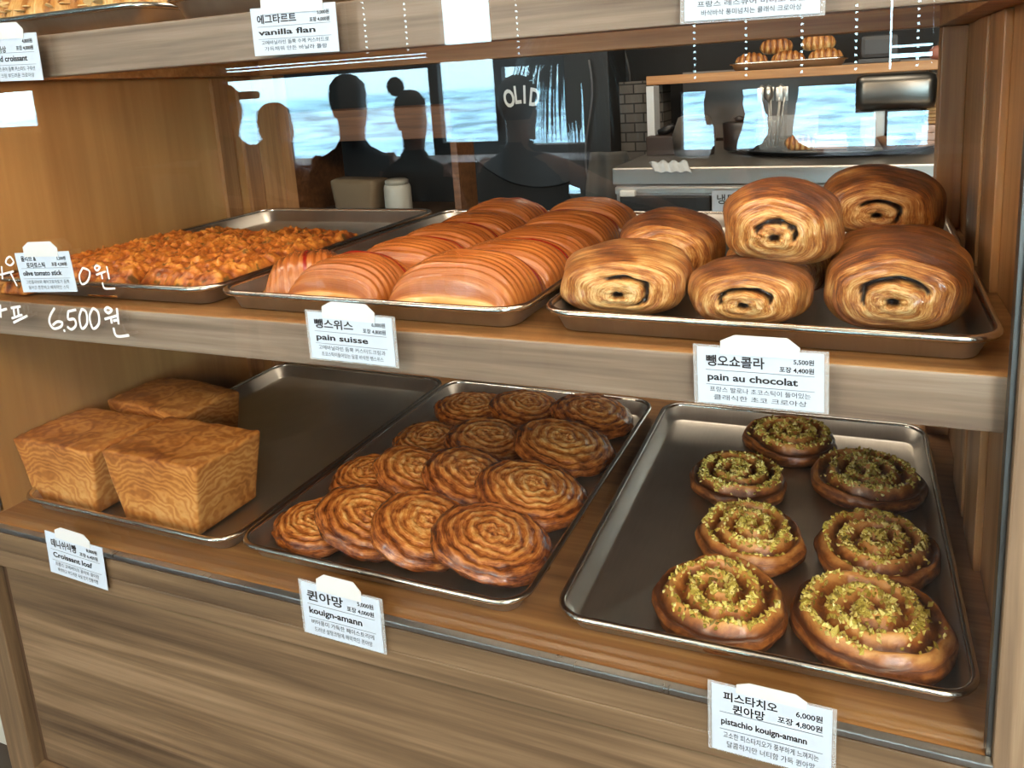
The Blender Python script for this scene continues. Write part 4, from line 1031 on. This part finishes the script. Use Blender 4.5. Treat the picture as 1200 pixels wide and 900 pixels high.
# ------------------------------------------------------------------ seated guests whose reflections show in the glass
SKIN = plain('skin', S(176, 128, 102), .5); HAIR = plain('dark_hair', S(26, 22, 20), .6)
def person(label, px, py, depth, cloth, face=0.0, hair='short', s=1.0, reach=None, stand=False):
    """px, py: where the reflected head centre shows; the figure sits with its back to the case"""
    p = mirrored(px, py, depth); hz = .765
    base = FLOOR_Z+.455 if not stand else FLOOR_Z+.86
    sc_ = (p.z-base)/hz if not stand else (p.z-FLOOR_Z)/1.60
    if stand: base = FLOOR_Z+.84*sc_
    V, E, Rr = [], [], []
    def add(v, r, par=None):
        V.append(v); Rr.append(r); k = len(V)-1
        if par is not None: E.append((par, k))
        return k
    pel = add((0, 0, .06), (.16, .12)); sp = add((0, -.01, .24), (.145, .105), pel); chst = add((0, .0, .42), (.165, .11), sp); nb = add((0, .0, .53), (.075, .07), chst)
    nk = add((0, -.01, .60), (.055, .055), nb); jaw = add((0, -.025, .69), (.062, .07), nk); hd_ = add((0, -.015, .785), (.080, .092), jaw); add((0, -.005, .845), (.055, .062), hd_)
    add((0, -.115, .735), (.014, .014), jaw)
    for sx in (-1, 1):
        sh_ = add((sx*.17, 0, .475), (.062, .062), chst)
        if reach and sx == reach: ebw, wr = (.36, -.02, .38), (.60, -.08, .30)
        else: ebw, wr = (.23, -.09, .22), (.13, -.30, .20)
        el_ = add((sx*abs(ebw[0]), ebw[1], ebw[2]), (.045, .045), sh_); w__ = add((sx*abs(wr[0]), wr[1], wr[2]), (.03, .026), el_)
        d = (Vector(V[w__])-Vector(V[el_])).normalized(); pm = add(tuple(Vector(V[w__])+d*.06), (.038, .018), w__)
        side = d.cross(Vector((0, 0, 1))).normalized()
        for q in range(4):
            b0 = Vector(V[pm])+side*(.022*(q-1.5)/1.5)+d*.03; f1 = add(tuple(b0), (.010, .009), pm); add(tuple(b0+d*(.05+.01*(q in (1, 2)))+Vector((0, 0, -.012))), (.008, .008), f1)
        th_ = add(tuple(Vector(V[w__])+d*.03-side*.035*sx*-1), (.011, .01), w__); add(tuple(Vector(V[w__])+d*.075-side*.05*sx*-1), (.009, .009), th_)
        hp = add((sx*.095, -.02, .03), (.09, .085), pel)
        if stand: kn = add((sx*.10, -.02, -.40), (.06, .06), hp); an = add((sx*.10, .02, -.80), (.04, .04), kn)
        else: kn = add((sx*.12, -.42, .02), (.062, .06), hp); an = add((sx*.12, -.40, -.40), (.04, .04), kn)
        add((sx*.12, V[an][1]-.15, V[an][2]-.03), (.038, .028), an)
    me = bpy.data.meshes.new('person'); me.from_pydata(V, E, []); o = link(bpy.data.objects.new('person', me))
    md = o.modifiers.new('skin', 'SKIN'); md.use_smooth_shade = True
    for k, sv in enumerate(me.skin_vertices[0].data): sv.radius = Rr[k]; sv.use_root = (k == 0)
    o.modifiers.new('smooth', 'SUBSURF').levels = 2; o.modifiers['smooth'].render_levels = 2
    me.materials.append(SKIN)
    o.location = (p.x, p.y, base); o.rotation_euler = (0, 0, face); o.scale = (sc_*s,)*2+(sc_,)
    tag(o, label, 'person', 'guests seated at the windows')
    # clothing shell over trunk and hair
    def shell(name, rings, mat, n=24):
        b = bmesh.new(); prev = None
        for (cx, cy, z, rx, ry) in rings:
            cur = [b.verts.new((cx+rx*math.cos(2*PI*k/n), cy+ry*math.sin(2*PI*k/n), z)) for k in range(n)]
            if prev:
                for k in range(n): b.faces.new((prev[k], prev[(k+1) % n], cur[(k+1) % n], cur[k]))
            prev = cur
            if name == 'hair' and (cx, cy, z, rx, ry) == rings[-1]: b.faces.new(cur)
        return bm_obj(name, b, mat, o, True)
    shell('jacket', [(0, 0, -.06, .19, .15), (0, 0, .15, .20, .15), (0, 0, .36, .225, .14), (0, 0, .44, .225, .12), (0, 0, .50, .175, .10), (0, -.0, .548, .085, .075), (0, 0, .59, .058, .06)], cloth)
    hr = [(0, .015, .69, .060, .078), (0, .010, .74, .078, .092), (0, .0, .79, .085, .103), (0, -.005, .84, .078, .096), (0, -.005, .875, .048, .062), (0, -.005, .887, .02, .025)]
    if hair == 'long': hr = [(0, .03, .46, .15, .07), (0, .03, .56, .125, .08), (0, .02, .66, .105, .095)]+hr
    if hair == 'cap':
        b = bmesh.new(); add_box(b, (-.080, -.22, .79), (.080, -.05, .835), .016); bm_obj('cap_visor', b, cloth, o)
    shell('hair' if hair != 'cap' else 'hair', hr, HAIR)
    if hair == 'bun':
        b = bmesh.new(); bmesh.ops.create_uvsphere(b, u_segments=18, v_segments=12, radius=.048); h2 = bm_obj('hair_bun', b, HAIR, o, True); h2.location = (-.06, .03, .905)
    if not stand:
        st = thing('bar_stool', 'stool under the '+' '.join(label.split()[:11]), 'stool', (p.x, p.y, FLOOR_Z), group='stools at the windows')
        b = bmesh.new(); add_lathe(b, [(.001, .425), (.16, .425), (.17, .44), (.165, .452), (.001, .452)], 28); bm_obj('seat', b, DARKWOOD, st, True)
        for q in range(4):
            a = PI/4+q*PI/2; b = bmesh.new(); add_tube(b, [(.17*math.cos(a), .17*math.sin(a), 0), (.12*math.cos(a), .12*math.sin(a), .43)], .012, 8); bm_obj('leg', b, BLACK, st, True)
    return o
BLUE_J = plain('navy_jacket', S(34, 36, 46), .8); BLACK_J = plain('black_jacket', S(22, 22, 24), .8); GREY_J = plain('grey_jacket', S(60, 58, 56), .8)
person('person with long hair and head bent down seated at the window, seen in the glass', 322, 146, 2.6, BLUE_J, hair='long')
person('person with short dark hair in a navy jacket seated at the window', 408, 118, 2.6, BLUE_J, face=-.25)
person('person with hair tied in a top bun seated at the window', 481, 134, 2.6, BLACK_J, face=-.1, hair='bun', s=.92)
person('person in a dark cap leaning with one arm stretched out sideways', 606, 120, 2.6, BLACK_J, reach=1, s=1.0)
person('person with short hair turned sideways against the bright sea', 848, 125, 2.6, GREY_J, face=PI/2-.5, s=.85)
person('person in a grey jacket facing the bright sea beside the sideways guest', 914, 114, 3.0, GREY_J, face=.1)
person('person in a visored cap standing in profile at the window edge', 262, 124, 2.3, BLACK_J, face=PI/2, hair='cap', stand=True)
# narrow table along the windows
bt = thing('window_table', 'long dark table along the windows behind the seated guests', 'table', (-2.2, WY+.30, FLOOR_Z))
box('tabletop', (-1.0, -.20, .86), (3.6, .20, .90), DARKWOOD, bt, .003)
for x in (-.95, 1.3, 3.5): box('leg', (x, -.15, 0), (x+.06, .15, .86), BLACK, bt, .003)
# potted palm in front of the narrow window
pp = mirrored(668, 62, 3.1)
pl = thing('hanging_palm', 'dark hanging palm with long drooping leaves in front of the narrow window', 'plant', (pp.x, pp.y, pp.z))
bm = bmesh.new(); add_lathe(bm, [(.001, -.02), (.07, -.02), (.10, .12), (.092, .12), (.085, .10), (.001, .10)], 28); bm_obj('pot', bm, plain('clay_pot', S(50, 40, 34), .7), pl, True)
bm = bmesh.new()
for k in range(3):
    a = k*2.1; add_tube(bm, [(.095*math.cos(a), .095*math.sin(a), .115), (0, 0, .45), (0, 0, CEIL_Z-pp.z-.0005)], .003, 6)
bm_obj('hanger', bm, BLACK, pl, True)
rnd = random.Random(11); V, F = [], []
for i in range(230):
    a = rnd.uniform(0, 2*PI); ln = rnd.uniform(.10, .36); dn = rnd.uniform(.15, .62); wd = rnd.uniform(.0045, .0085); b = len(V)
    side = Vector((-math.sin(a), math.cos(a), 0)); up = rnd.uniform(.02, .10)
    for q in range(9):
        t_ = q/8; r_ = ln*(1-(1-t_)**1.8); z = .09+up*math.sin(t_*PI)-dn*t_**1.7
        c = Vector((r_*math.cos(a), r_*math.sin(a)*.6, z)); k = wd*(1-abs(2*t_-.8)**2*.5)*(1 if q < 8 else .1)
        V += [tuple(c+side*k), tuple(c-side*k), tuple(c+Vector((0, 0, -.0015)))]
    for q in range(8):
        o0 = b+q*3
        F += [(o0, o0+3, o0+4, o0+1), (o0+1, o0+4, o0+5, o0+2), (o0+2, o0+5, o0+3, o0)]
mesh('leaves', V, F, plain('dark_leaf', S(30, 52, 30), .5), pl, False)
